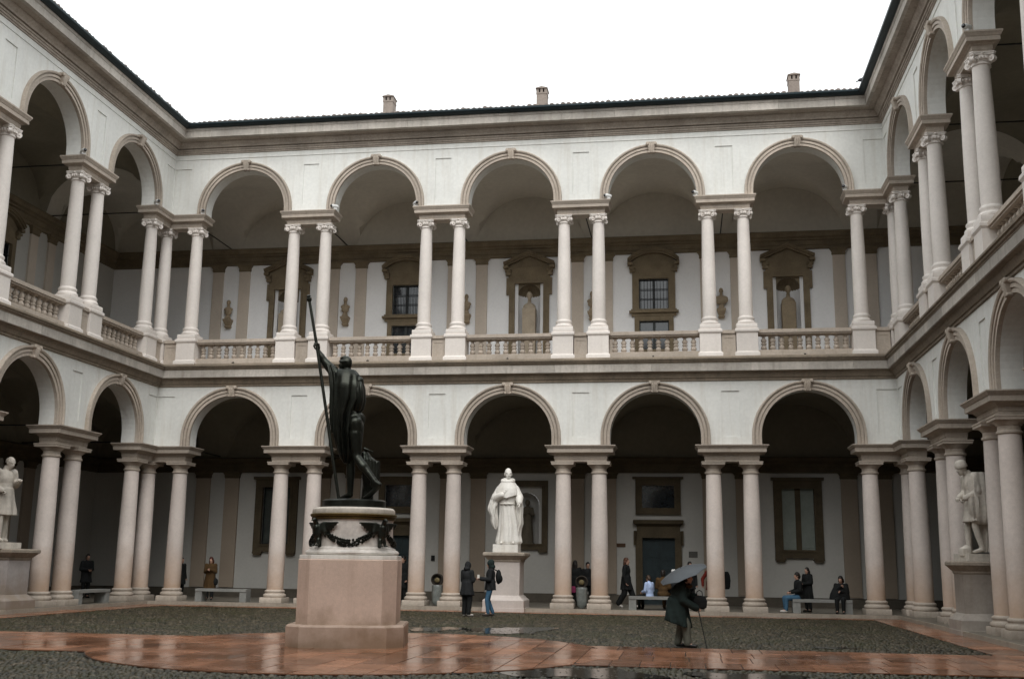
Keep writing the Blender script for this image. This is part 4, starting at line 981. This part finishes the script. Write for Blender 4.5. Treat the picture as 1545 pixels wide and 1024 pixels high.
cm = MB(); c_ = Jr['head']; cm.lathe([(.145, -.01), (.15, .02), (.15, .05), (.145, .07), (.13, .13), (.09, .175), (.03, .19)], 18); cm.xf(Matrix.Translation(c_+Vector((0, .01, .03))) @ Matrix.Rotation(.28, 4, 'X')); cm.build('cap', MARBLE2, o)
drape([(.22, .08, 2.16), (.25, .08, 2.05), (.28, .08, 1.8), (.28, .09, 1.5), (.28, .10, 1.2), (.27, .10, .98), (.24, .10, .88)], [.10, .13, .14, .14, .15, .14, .08], [.16, .24, .27, .26, .26, .22, .1], .2, 7, 40).build('cloak', MARBLE2, o, ang=60)
drape([(-.05, .16, 2.12), (-.05, .20, 2.0), (-.04, .25, 1.6), (-.04, .27, 1.2), (-.03, .27, .8), (-.02, .25, .5), (0, .22, .22)], [.16, .26, .28, .27, .26, .22, .2], [.08, .09, .10, .10, .10, .09, .09], .2, 9, 44).build('cloak', MARBLE2, o, ang=60)
drape([(.30, -.10, 1.55), (.30, -.10, 1.35), (.29, -.09, 1.15), (.27, -.08, .98)], [.09, .11, .10, .05], [.12, .14, .13, .07], .25, 6, 30).build('cloak_fold', MARBLE2, o, ang=60)
fuse(trousers_mb(Jr, 1.36, .0, .0), .022, 2).build('breeches', MARBLE2, o, ang=60)
rk = MB().ell((.10, -.30, .26), (.13, .13, .13)).ell((-.08, -.33, .24), (.10, .10, .10)).box(-.02, .22, -.46, -.24, .1, .30); fuse(rk, .03, 2).build('rock', MARBLE2, o)
# left: man in a frock coat
statue_pedestal('square pedestal at the left picture edge under the frock-coated statue', -.62, -8.1, 0, .52, 1.79, mat('lilac_pedestal', (.42, .385, .37), .7, .12, 2, 14, .06, 60, grime=((.2, .14, .08), .3, 1.2, .7)))
Jl = up(scaled(joints(head=(.01, -.09, 1.58), neck=(0, 0, 1.45), elr=(-.27, .05, 1.14), wrr=(-.19, -.18, 1.02), ell=(.26, .02, 1.14), wrl=(.16, -.2, 1.22), knr=(-.1, -.07, .5), anr=(-.1, -.06, .085), tor=(-.12, -.24, .04), knl=(.1, .02, .5), anl=(.11, .10, .085), tol=(.14, -.04, .04)), 1.40), .16)
o = man_statue('marble man in open frock coat at the left picture edge, looking down', -.55, -8.45, 1.795, 1.25, Jl, 1.40, (.05, -1, -.4), 0, MARBLE2)
fuse(coat_mb(Jl, 1.40, .92, .09, .03), .022, 2).build('frock_coat', MARBLE2, o, ang=60)
fuse(trousers_mb(Jl, 1.40, .012, .02), .022, 2).build('trousers', MARBLE2, o, ang=60)
ha = MB(); h_ = Jl['head']; random.seed(2)
for k in range(46):
    q = random.uniform(0, 6.28); e = random.uniform(-.1, 1.5); ha.ell(h_+Vector((.10*math.cos(q)*math.cos(e), .03+.12*math.sin(q)*math.cos(e), .03+.125*math.sin(e))), (.03, .03, .028), n=6, m=4)
ha.build('hair', MARBLE2, o)
tr = MB().tube([(.26, .28, .1), (.27, .27, .9)], [.17, .13], 10); tr.build('support_post', MARBLE2, o)
for zc in (2.02, 1.8, 1.6): pass

# ------------------------------------------------------------------ gallery sculpture: niche figure, busts on brackets, herms
ns = empty('niche_statue', (12.5, W+.10, 2.31)); tag(ns, 'dark draped stone figure in the ground floor niche behind the friar', 'statue')
DARKS = mat('dark_statue_stone', (.10, .085, .06), .75, .25, 3, 15, .1, 50)
robe(smooth_secs([(.0, 0, 0, .22, .2, .1), (.4, 0, 0, .20, .18, .1), (.85, 0, 0, .18, .15, .07), (1.1, 0, 0, .17, .14, .04), (1.28, 0, 0, .20, .14, .02), (1.38, 0, 0, .10, .09, 0)]), 7, 40).build('robe', DARKS, ns, ang=60)
Jn = scaled(joints(wrl=(.05, -.18, 1.2), wrr=(-.05, -.19, 1.15), ell=(.24, -.03, 1.12), elr=(-.24, -.03, 1.12)), .96); nb_ = MB()
head_mb(nb_, Jn['head']-Vector((0, 0, .04)), (0, -1, 0), 1.05); nb_.capsule((0, 0, 1.34), (0, 0, 1.48), .06, .055)
for k in 'lr': nb_.capsule(Jn['sh'+k]-Vector((0, 0, .05)), Jn['el'+k], .07, .06); nb_.capsule(Jn['el'+k], Jn['wr'+k], .06, .04)
nb_.ell((0, .02, 1.54), (.10, .11, .12)); fuse(nb_, .02, 2).build('figure', DARKS, ns, ang=60)
MB().box(-.25, .25, -.22, .22, -.02, .02).build('plinth', DARKS, ns)

def bust_mb(broad, hairy=False):
    b = MB(); head_mb(b, (0, -.02, .50), (0, -1, 0), 1.02); b.capsule((0, .01, .26), (0, 0, .42), .065, .06)
    b.ell((0, .01, .22), (.20*broad, .11, .10)); b.ell((0, 0, .10), (.16*broad, .10, .14)); b.capsule((0, .01, .0), (0, .01, -.06), .08, .06)
    b.ell((0, .02, .53), (.082, .09, .10))
    if broad > 1.1:
        for sx in (-1, 1): b.ell((sx*.17, .01, .14), (.10, .09, .13))
    b.box(-.09, .09, -.08, .09, -.14, -.06); b.box(-.11, .11, -.10, .10, -.19, -.13); return b
bk = MB().loft([[(-x, 0, z), (-x, -p, z), (x, -p, z), (x, 0, z)] for x, p, z in ((.10, .14, .0), (.13, .20, .06), (.10, .16, .10), (.14, .24, .22), (.17, .30, .30), (.17, .30, .36))]).mesh('bracket', BUSTS)
bn = fuse(bust_mb(1.0), .016, 1).mesh('portrait_bust', BUSTS); bw = fuse(bust_mb(1.35), .016, 1).mesh('portrait_bust', BUSTS)
for xx, me, lab in ((0, bn, 'small tan bust on wall bracket, leftmost on the upper gallery wall'), (5, bn, 'slim tan bust on bracket above and right of the raised staff'), (10, bn, 'tan bust half hidden by the column left of the middle niche'),
                    (15, bn, 'tan bust peeking from behind the column right of the middle niche'), (19.97, bw, 'broad-shouldered tan bust on bracket between the right column pair')):
    o = mk('wall_bust', me, None, (xx, W-.18, 11.42)); tag(o, lab, 'bust', 'busts on the upper gallery wall')
    mk('bracket', bk, o, (0, .18, -.55))
hm = MB(); hm.loft([[(-w_, -d_, z), (w_, -d_, z), (w_, d_, z), (-w_, d_, z)] for w_, d_, z in ((.235, .17, 8.45), (.24, .175, 8.6), (.27, .19, 11.35), (.27, .19, 11.45))])
hm.ell((0, 0, 11.50), (.26, .16, .18), n=16); hm.capsule((0, 0, 11.5), (0, -.01, 11.8), .085, .07); head_mb(hm, (0, -.03, 11.96), (0, -1, 0), 1.5); hm.ell((0, .02, 11.99), (.115, .13, .15))
hmm = fuse(hm, .025, 1).mesh('herm', mat('pale_herm_stone', (.42, .35, .265), .75, .15, 3, 14, .06, 60))
hm2 = mat('brown_herm_stone', (.26, .205, .135), .75, .15, 3, 14, .06, 60)
for xx, lab in ((2.42, 'herm pillar bust in the left upper niche, mostly behind a column'), (12.5, 'pale herm pillar bust in the middle upper niche'), (22.5, 'brown herm pillar bust in the right upper niche')):
    me = hmm
    if xx > 20: me = hmm.copy(); me.materials.clear(); me.materials.append(hm2)
    tag(mk('herm', me, None, (xx, W+.06, 0)), lab, 'herm', 'herms in the upper niches')
# ------------------------------------------------------------------ people
SKIN = mat('skin', (.42, .25, .18), .55, .08, 6, 30)
def cloth(name, c, v=.2): return mat(name, c, .85, v, 6, 40, .12, 90, spec=.2)
BLK = cloth('black_cloth', (.012, .013, .013)); BLK2 = cloth('charcoal_cloth', (.020, .021, .022)); OLIVE = cloth('dark_green_cloth', (.016, .026, .024)); JEAN = cloth('blue_denim', (.055, .125, .20)); GREYT = cloth('grey_trousers', (.13, .135, .11)); BROWN = cloth('brown_wool', (.075, .042, .016)); PALEB = cloth('pale_blue_nylon', (.40, .50, .72)); REDC = cloth('dark_red_cloth', (.16, .02, .012))
HAIRB = mat('dark_hair', (.014, .010, .008), .5, .3, 8, 40); HAIRR = mat('auburn_hair', (.075, .025, .010), .5, .3, 8, 40); SHOE = mat('dark_shoe', (.015, .014, .013), .4, .2); SHOEW = mat('white_shoe', (.55, .52, .48), .6, .15)
SIT = dict(head=(0, -.04, 1.20), neck=(0, .0, 1.05), chest=(0, .02, .87), pelvis=(0, .03, .52), shl=(.18, .01, 1.0), ell=(.23, .0, .74), wrl=(.12, -.24, .68), shr=(-.18, .01, 1.0), elr=(-.23, .0, .74), wrr=(-.12, -.24, .68),
    hil=(.09, -.02, .50), knl=(.11, -.44, .49), anl=(.11, -.42, .085), tol=(.12, -.57, .035), hir=(-.09, -.02, .50), knr=(-.11, -.44, .49), anr=(-.11, -.42, .085), tor=(-.12, -.57, .035))
def person(label, loc, rz, h, J, face=(0, -1, 0), coat=None, trous=None, shoe=SHOE, hair=None, hood=None, group=None, longhair=0., scarf=None, fat=.035, slv=.018):
    s = h/1.72; J = scaled(J, s); V = .016
    b = fuse(body_mb(J, s, face), V, 2)
    for k, sd in (('l', 1), ('r', -1)): hand_mb(b, J['wr'+k], J['wr'+k]-J['el'+k], s*.95, .9, sd, (0, -.7, -.4))
    o = b.build('person', SKIN, None, loc, rz, ang=60); tag(o, label, 'person', group)
    if trous: fuse(trousers_mb(J, s, trous[1], trous[2]), .02, 2).build('trousers', trous[0], o, ang=60)
    if coat: fuse(coat_mb(J, s, coat[1]*s if coat[1] is not None else None, coat[2], fat, 0, slv), .02, 2).build('coat', coat[0], o, ang=60)
    for k in 'lr':
        d = (J['to'+k]-J['an'+k]); MB().capsule(J['an'+k]+Vector((0, 0, -.03*s)), J['to'+k]+Vector((0, 0, .006*s)), .047*s, .038*s).build('shoe', shoe, o)
    M_ = basis(face, (0, 0, 1)); H = J['head']; P = lambda x, y, z: H+M_ @ Vector((x*s, y*s, z*s))
    if hood:
        g = MB().ell(P(0, .025, .02), (.105*s, .12*s, .135*s), M_).ell(P(0, .05, -.09), (.12*s, .12*s, .08*s), M_); g.capsule(P(0, .06, .10), P(0, .10, .06), .06*s, .05*s)
        fuse(g, .018, 2).build('hood', hood, o)
    elif hair:
        g = MB().ell(P(0, .025, .035), (.088*s, .102*s, .108*s), M_).ell(P(0, .05, -.02), (.085*s, .08*s, .10*s), M_)
        if longhair:
            for sx in (-1, 0, 1): g.capsule(P(sx*.05, .06, -.03), P(sx*.07, .075, -longhair), .06*s, .045*s)
        fuse(g, .016, 2).build('hair', hair, o)
    if scarf: MB().tube([P(.09*math.cos(a), .02+.09*math.sin(a), -.17+.01*math.sin(2*a)) for a in [2*PI*k/14 for k in range(15)]], .045*s, 8, False).build('scarf', scarf, o)
    return o
WALK = dict(hil=(.09, .01, .92), knl=(.10, -.16, .52), anl=(.10, -.26, .10), tol=(.11, -.42, .05), hir=(-.09, .01, .92), knr=(-.10, .05, .50), anr=(-.10, .26, .15), tor=(-.11, .14, .04))
# the man with the umbrella
JU = joints(head=(.0, -.19, 1.50), neck=(0, -.09, 1.37), chest=(0, -.02, 1.18), pelvis=(0, .05, .90), shl=(.18, -.04, 1.31), ell=(.24, -.12, 1.06), wrl=(.14, -.30, 1.10), shr=(-.18, -.05, 1.31), elr=(-.24, -.10, 1.02), wrr=(-.14, -.36, .86),
    hil=(.09, .05, .86), knl=(.10, -.02, .48), anl=(.10, .08, .085), tol=(.12, -.08, .035), hir=(-.09, .05, .86), knr=(-.10, -.14, .48), anr=(-.10, -.16, .085), tor=(-.11, -.34, .035))
um = person('stooped man in dark green coat and grey trousers sheltering under an umbrella', (18.28, -14.6, .026), 1.45, 1.52, JU, (.0, -1, -.12), (OLIVE, .50, .09), (GREYT, .045, .04), SHOE, HAIRB, scarf=BROWN, fat=.105, slv=.045)
ub = empty('umbrella', (18.40, -14.62, .95), 0); tag(ub, 'open blue-grey umbrella tilted over the stooped man', 'umbrella')
UMB = mat('umbrella_fabric', (.058, .066, .074), .5, .15, 4, 30, spec=.4)
ax = Vector((-.36, -.20, .90)).normalized(); cu = Vector((-.09, -.02, .585)); q_ = ax.to_track_quat('Z', 'Y').to_matrix()
cv = MB(); rings = []
for i in range(7):
    t = i/6; ring = []
    for k in range(48):
        a = 2*PI*k/48; sc = abs(math.sin(4*a)); r = .50*t*(1-.055*sc*t); z = -.13*t**2+.012*sc*t
        ring.append(tuple(cu+q_ @ Vector((r*math.cos(a)+1e-4*math.cos(a), r*math.sin(a)+1e-4*math.sin(a), z))))
    rings.append(ring)
cv.loft(rings, True, False)
n0 = len(cv.v); cv.loft([[tuple(Vector(p)-ax*.006) for p in r] for r in rings], True, False); cv.build('canopy', UMB, ub, ang=30, recalc=False)
MB().tube([cu-ax*.55, cu+ax*.06], [.007, .005], 6).tube([cu-ax*.62, cu-ax*.50], .013, 8).build('shaft', IRON, ub)
for k in range(8):
    a = 2*PI*k/8; pts = [cu+q_ @ Vector((.5*t*math.cos(a), .5*t*math.sin(a), -.13*t*t-.012)) for t in (0, .25, .5, .75, 1.0)]
    MB().tube(pts, .004, 5).build('rib', IRON, ub)
cn = MB().tube([(18.62, -14.75, .80), (18.78, -14.95, .015)], [.011, .009], 8).tube([(18.62, -14.75, .79), (18.61, -14.745, .84), (18.58, -14.74, .855), (18.54, -14.735, .85)], .012, 8)
tag(cn.build('walking_stick', BLK2), 'thin dark walking stick planted in front of the umbrella man', 'stick')
bg_ = MB().loft([[(-x*1., -y, z), (x, -y, z), (x, y, z), (-x, y, z)] for x, y, z in ((.08, .05, 0), (.13, .07, .03), (.14, .08, .16), (.10, .06, .24), (.05, .03, .26))])
bo = fuse(bg_, .02, 3).build('shoulder_bag', BLK, None, (18.66, -14.62, .76), .2); tag(bo, 'black bag held in front of the umbrella man', 'bag')
MB().tube([(-.06, 0, .24), (-.05, 0, .33), (0, 0, .36), (.05, 0, .33), (.06, 0, .24)], .009, 6).build('strap', BLK, bo)
# the couple on the cobbles
JA = joints(head=(.0, -.03, 1.58), ell=(.23, -.02, 1.12), wrl=(.08, -.25, 1.15), elr=(-.23, -.02, 1.12), wrr=(-.08, -.25, 1.18))
person('person in black hooded coat and black trousers standing on the cobbles', (12.0, -4.3, .022), PI-.55, 1.58, JA, (0, -1, -.15), (BLK2, .66, .05), (BLK, .03, .03), SHOEW, None, BLK2, 'pair talking on the cobbles')
JB = joints(elr=(-.24, -.05, 1.12), wrr=(-.12, -.32, 1.16), ell=(.24, -.04, 1.12), wrl=(.10, -.30, 1.14), knl=(.10, -.10, .5), anl=(.10, -.06, .085), tol=(.11, -.22, .04), knr=(-.10, -.06, .5), anr=(-.10, .10, .085), tor=(-.11, -.05, .04))
person('person in dark jacket, blue jeans and backpack facing the hooded one', (12.62, -3.9, .022), -1.35, 1.63, JB, (0, -1, -.1), (BLK2, .80, .02), (JEAN, .012, .015), mat('grey_shoe', (.06, .05, .042), .7), None, OLIVE, 'pair talking on the cobbles')
bp = MB().ell((0, .0, .0), (.15, .09, .22)).ell((0, .05, -.06), (.12, .08, .12)); bpo = fuse(bp, .02, 2).build('backpack', BLK, None, (12.86, -3.85, 1.17), -1.35); tag(bpo, 'black backpack on the person in blue jeans', 'backpack')
for sx in (-1, 1): MB().tube([(sx*.09, -.05, .18), (sx*.10, -.18, .24), (sx*.10, -.33, .14), (sx*.11, -.30, -.08), (sx*.10, -.08, -.15)], .02, 6).build('strap', BLK, bpo)
tag(MB().box(-.035, .035, -.005, .005, -.07, .07).build('mobile_phone', mat('phone', (.75, .72, .65), .3, .05), None, (12.27, -3.98, 1.16), .5), 'pale mobile phone held between the couple on the cobbles', 'phone')  # pale colour stands in for the glow of its screen
# people in the rear gallery
person('woman in long black coat behind the litter bin right of the friar', (14.68, 1.2, ZF), PI-.2, 1.55, joints(), coat=(BLK, .22, .05), trous=(BLK, .02, .02), hair=HAIRB, longhair=.30)
pb = MB().loft([[(-x, -y, z), (x, -y, z), (x, y, z), (-x, y, z)] for x, y, z in ((.10, .05, 0), (.12, .06, .02), (.11, .055, .18), (.09, .03, .21))]); pbo = pb.build('pink_bag', cloth('pink_fabric', (.30, .045, .12)), None, (14.60, 1.02, .62)); tag(pbo, 'small pink bag at the side of the woman in long black coat', 'bag')
MB().tube([(-.06, 0, .2), (-.03, 0, .3), (.03, 0, .3), (.06, 0, .2)], .008, 6).build('strap', BLK, pbo)
person('dark-haired person mostly hidden by the column right of the bin', (15.05, 2.0, ZF), .4, 1.50, joints(), coat=(BLK2, .8, .02), trous=(BLK, .02, .02), hair=HAIRB)
person('auburn-haired person in black coat striding past the green door', (16.43, 1.25, ZF), 1.35, 1.66, joints(**WALK), coat=(BLK, .62, .05), trous=(BLK, .045, .06), shoe=SHOEW, hair=HAIRR, longhair=.12)
person('person in pale blue jacket sitting on the bench by the green door', (17.22, .22, ZF), PI+.9, 1.42, {k: Vector(v) for k, v in SIT.items()}, (0, -1, -.4), (PALEB, None, 0), (BLK, .02, .02), hair=mat('brown_hair', (.05, .028, .014), .5, .3, 8, 40), group='people on the bench by the green door')
person('person in brown coat sitting beside the pale blue jacket', (17.68, .34, ZF), PI-.3, 1.66, {k: Vector(v) for k, v in SIT.items()}, (0, -1, 0), (BROWN, None, 0), (BROWN, .02, .02), hair=HAIRB, group='people on the bench by the green door')
wc = person('person in white cap behind the umbrella canopy', (18.03, .62, ZF), PI+.1, 1.30, joints(), coat=(BLK2, .6, .03), trous=(BLK, .02, .02), hair=HAIRB)
c_ = MB().ell((0, -.01, 1.245), (.085, .10, .07)); c_.loft([[(-.06, -.08, 1.23), (.06, -.08, 1.23), (.05, -.17, 1.225), (-.05, -.17, 1.225)], [(-.06, -.08, 1.245), (.06, -.08, 1.245), (.05, -.17, 1.235), (-.05, -.17, 1.235)]]); c_.build('cap', WHITE, wc)
person('dark-haired person standing behind the top of the umbrella', (18.57, 2.2, ZF), .3, 1.56, joints(), coat=(BLK2, .7, .02), trous=(BLK, .02, .02), hair=HAIRB)
person('person in dark coat and red sleeves half hidden by the column beside the umbrella', (19.30, 1.5, ZF), .3, 1.50, joints(ell=(.36, .04, 1.15), wrl=(.40, -.06, .92), elr=(-.38, 0, 1.14), wrr=(-.40, -.1, .90)), coat=(REDC, .72, .04), trous=(BLK, .02, .02), hair=HAIRB)
ct = MB().loft([[(x*.5, -.09, z), (x*.5+.16, -.06, z), (x*.5+.18, .10, z), (x*.5, .13, z)] for x, z in ((.10, .72), (.16, .80), (.20, 1.0), (.16, 1.18), (.05, 1.30))]); cto = fuse(ct, .02, 3).build('jacket_over_arm', BLK, None, (19.66, 1.42, ZF-.05), .3); tag(cto, 'black jacket hanging at the arm behind the column', 'jacket')
JS = {k: Vector(v) for k, v in SIT.items()}; JS['head'] = Vector((0, -.02, 1.22)); JS['anl'] = Vector((.11, -.46, .085)); JS['tol'] = Vector((.12, -.62, .04))
person('person in black jacket and blue jeans sitting at the left end of the right bench', (21.98, .05, ZF), -1.35, 1.62, JS, (0, -1, -.2), (BLK, None, 0), (JEAN, .02, .02), SHOEW, HAIRB, group='people at the right bench')
person('person in long dark coat standing behind the right bench', (22.36, .75, ZF), -.9, 1.42, joints(wrl=(.06, -.26, 1.08), wrr=(-.06, -.26, 1.05), ell=(.23, 0, 1.12), elr=(-.23, 0, 1.12)), coat=(BLK, .45, .05), trous=(BLK, .02, .02), hair=HAIRB, longhair=.15, group='people at the right bench')
JL = {k: Vector(v) for k, v in SIT.items()}; JL['wrl'] = Vector((.02, -.26, .78)); JL['wrr'] = Vector((.02, -.22, .95)); JL['elr'] = Vector((-.22, -.08, .76)); JL['head'] = Vector((0, -.07, 1.20))
ld = person('woman in black cape sitting at the right end of the right bench', (23.32, .0, ZF), -.25, 1.52, JL, (-.2, -1, -.3), (BLK, .40, .06), (BLK, .02, .02), hair=HAIRB, longhair=.10, group='people at the right bench')
robe(smooth_secs([(.44, -.06, .0, .31, .24, .05), (.6, -.05, .0, .29, .22, .05), (.8, -.01, .01, .24, .18, .03), (.9, 0, .02, .17, .12, .02), (.95, 0, .02, .08, .07, 0)]), 7, 40).build('cape', BLK, ld, ang=60)
lw = person('woman in brown coat standing behind the left bench', (1.56, 1.0, ZF), .15, 1.50, joints(wrl=(.04, -.24, 1.22), wrr=(-.04, -.24, 1.2), ell=(.22, -.02, 1.12), elr=(-.22, -.02, 1.12)), (0, -1, -.2), (BROWN, .45, .05), (BLK, .02, .02), hair=mat('dark_red_hair', (.06, .012, .006), .5, .3, 8, 40), longhair=.12)
tag(fuse(MB().ell((0, 0, 0), (.09, .06, .13)).capsule((0, 0, .1), (-.06, 0, .3), .015, .012, 6), .015, 2).build('handbag', BLK, None, (1.80, .95, .78)), 'small black handbag beside the woman in brown coat', 'bag')
person('dark figure half behind the column left of the left bench', (.20, 1.5, ZF), 1.2, 1.48, joints(), coat=(BLK, .6, .03), trous=(BLK, .02, .02), hair=HAIRB)
person('dark figure standing in the doorway right of the granite pedestal', (8.55, 1.5, ZF), -.6, 1.62, joints(), coat=(BLK, .55, .03), trous=(BLK, .02, .02), hair=HAIRB)
person('dark-clothed person deep in the left arcade shadow', (-3.0, .6, ZF), .9, 1.55, joints(wrl=(.06, -.25, 1.1), wrr=(-.06, -.25, 1.1)), coat=(BLK2, .6, .03), trous=(BLK, .02, .02), hair=HAIRB)
# ------------------------------------------------------------------ benches, bins, small fittings
BEN = mat('bench_stone', (.25, .25, .235), .75, .15, 2, 15, .1, 60, speck=.1)
for x, y, rz, L_, lab in ((2.53, -.05, 0, 1.86, 'grey stone bench in the left arch of the rear arcade'), (17.55, -.05, 0, 1.95, 'grey stone bench in front of the green door'), (22.70, -.05, 0, 1.84, 'grey stone bench in the right arch of the rear arcade'), (-.55, -3.45, PI/2, 1.9, 'grey stone bench in the left wing beside the corner columns')):
    o = MB().box(-L_/2, L_/2, -.22, .22, .34, .43).build('stone_bench', BEN, None, (x, y, ZF), rz); tag(o, lab, 'bench', 'stone benches between the columns')
    for sx in (-1, 1): MB().box(sx*(L_/2-.12)-.12, sx*(L_/2-.12)+.12, -.20, .20, 0, .338).build('leg', BEN, o)
BINM = mat('bin_metal', (.05, .042, .034), .5, .3, 4, 20, metal=.4); BAG = mat('plastic_bag', (.16, .175, .165), .3, .25, 5, 20, .5, 12, spec=.6)
for x, lab in ((10.13, 'litter bin with round metal hood between columns left of the friar'), (15.02, 'litter bin with round metal hood and clear bag right of the friar')):
    o = empty('litter_bin', (x, -.02, ZF)); tag(o, lab, 'bin', 'litter bins between column pairs')
    MB().tube([(0, .16, 0), (0, .16, .95)], .025, 8).build('post', BINM, o)
    b = MB(); rings = []
    for yy, r in ((-.10, .165), (-.10, .20), (.08, .20), (.10, .19)): rings.append([(r*math.cos(2*PI*k/24), yy, .86+r*math.sin(2*PI*k/24)) for k in range(24)])
    b.loft(rings, True, False); b.tube([(.185*math.cos(2*PI*k/24), -.10, .86+.185*math.sin(2*PI*k/24)) for k in range(25)], .02, 6, False)
    b.loft([[(.19*math.cos(2*PI*k/24), yy, .86+.19*math.sin(2*PI*k/24)) for k in range(24)] for yy in (.02, .04)]); b.build('hood', BINM, o)
    MB().ell((0, -.06, .84), (.09, .05, .09)).build('litter', mat('litter', (.14, .11, .05), .7, .4, 12, 40), o)
    robe(smooth_secs([(.02, 0, 0, .10, .10, .05), (.10, 0, 0, .15, .14, .06), (.4, 0, 0, .17, .155, .05), (.66, 0, 0, .175, .16, .04), (.68, 0, 0, .165, .15, .02)]), 8, 40).build('rubbish_bag', BAG, o, ang=60)
CAMW = mat('camera_housing', (.70, .70, .68), .4, .05); LENS = mat('camera_lens', (.01, .01, .012), .1, .1, spec=.8)
cb = MB().box(-.05, .05, -.05, .05, 0, .05).capsule((0, .06, .10), (0, -.06, .10), .062, .062, 10).mesh('security_camera', CAMW); cl = MB().ell((0, -.115, .10), (.045, .03, .045)).mesh('lens', LENS)
for x, y, z, rz, lab in ((10-D-.36, -.36, ZU, .6, 'white spot camera on the ledge above the column left of the middle arch'), (5+D+.40, -.34, ZU, -.8, 'white spot camera on the ledge above the raised staff'), (20-D-.40, -.34, ZU, -.6, 'white spot camera on the ledge left of the right upper arch'), (15+D+.36, -.36, ZU, -.9, 'white spot camera on the ledge right of the middle niche'), (25-D-.38, -.34, ZU, -.5, 'white spot camera on the ledge at the right corner'), (D+.30, -.36, ZU, .5, 'dark-lensed spot camera on the ledge at the left corner'), (-.28, -2*D-.40, ZU, .9, 'spot camera on the left wing ledge nearest the corner'), (-.28, -5-2*D-.40, ZU, .9, 'spot camera on the left wing ledge, second column pair from the corner'), (XR+.28, -10-2*D-.35, ZU, -.9, 'spot camera high on the right wing ledge')):
    o = mk('security_camera', cb, None, (x, y, z), rz); o.scale = (1.25, 1.25, 1.25); tag(o, lab, 'camera', 'spot cameras on the upper ledges'); mk('lens', cl, o)
PLT = mat('brown_plate', (.09, .045, .02), .5, .2)
tag(MB().box(-.17, .17, -.02, 0, -.07, .07).build('wall_sign', PLT, None, (16.06, W, 2.28)), 'small brown sign on the wall left of the green door', 'sign')
tag(MB().box(-.16, .16, -.02, 0, -.11, .11).build('wall_sign', mat('grey_plate', (.10, .095, .085), .5, .2), None, (18.72, W, 1.97)), 'grey plate on the wall right of the green door', 'sign')
tag(MB().box(-.07, .07, -.04, 0, -.10, .10).build('wall_box', IRON, None, (8.88, W, 1.72)), 'small dark box on the wall between columns left of the friar', 'box')
# spouts along the balustrade base
SP = MB().capsule((0, 0, 0), (0, -.10, -.02), .035, .03, 8).mesh('drain_spout', IRON)
for w_, us in ((back, [k*1.667+.8 for k in range(15)]), (right, [1.6+k*1.667 for k in range(8)]), (left, [-1.6-k*1.667 for k in range(6)])):
    for u in us: mk('drain_spout', SP, w_, (u, -.28, 8.50))
# pigeon on the right gutter
pg = MB().ell((0, 0, .10), (.055, .12, .06)).capsule((0, -.08, .13), (0, -.115, .19), .035, .028).ell((0, -.125, .20), (.026, .032, .026)).capsule((0, -.15, .198), (0, -.172, .192), .009, .004, 6).loft([[(-.03, .08, .10), (.03, .08, .10), (.03, .08, .085), (-.03, .08, .085)], [(-.035, .20, .075), (.035, .20, .075), (.035, .20, .067), (-.035, .20, .067)]])
for sx in (-1, 1): pg.capsule((sx*.02, 0, .05), (sx*.02, -.01, 0), .007, .007, 6)
pgo = fuse(pg, .010, 1).build('pigeon', mat('pigeon_feathers', (.06, .062, .07), .6, .3, 12, 40), None, (XR+D-1.09, -1.55, 17.465), .9); tag(pgo, 'dark pigeon perched on the right wing gutter', 'bird')
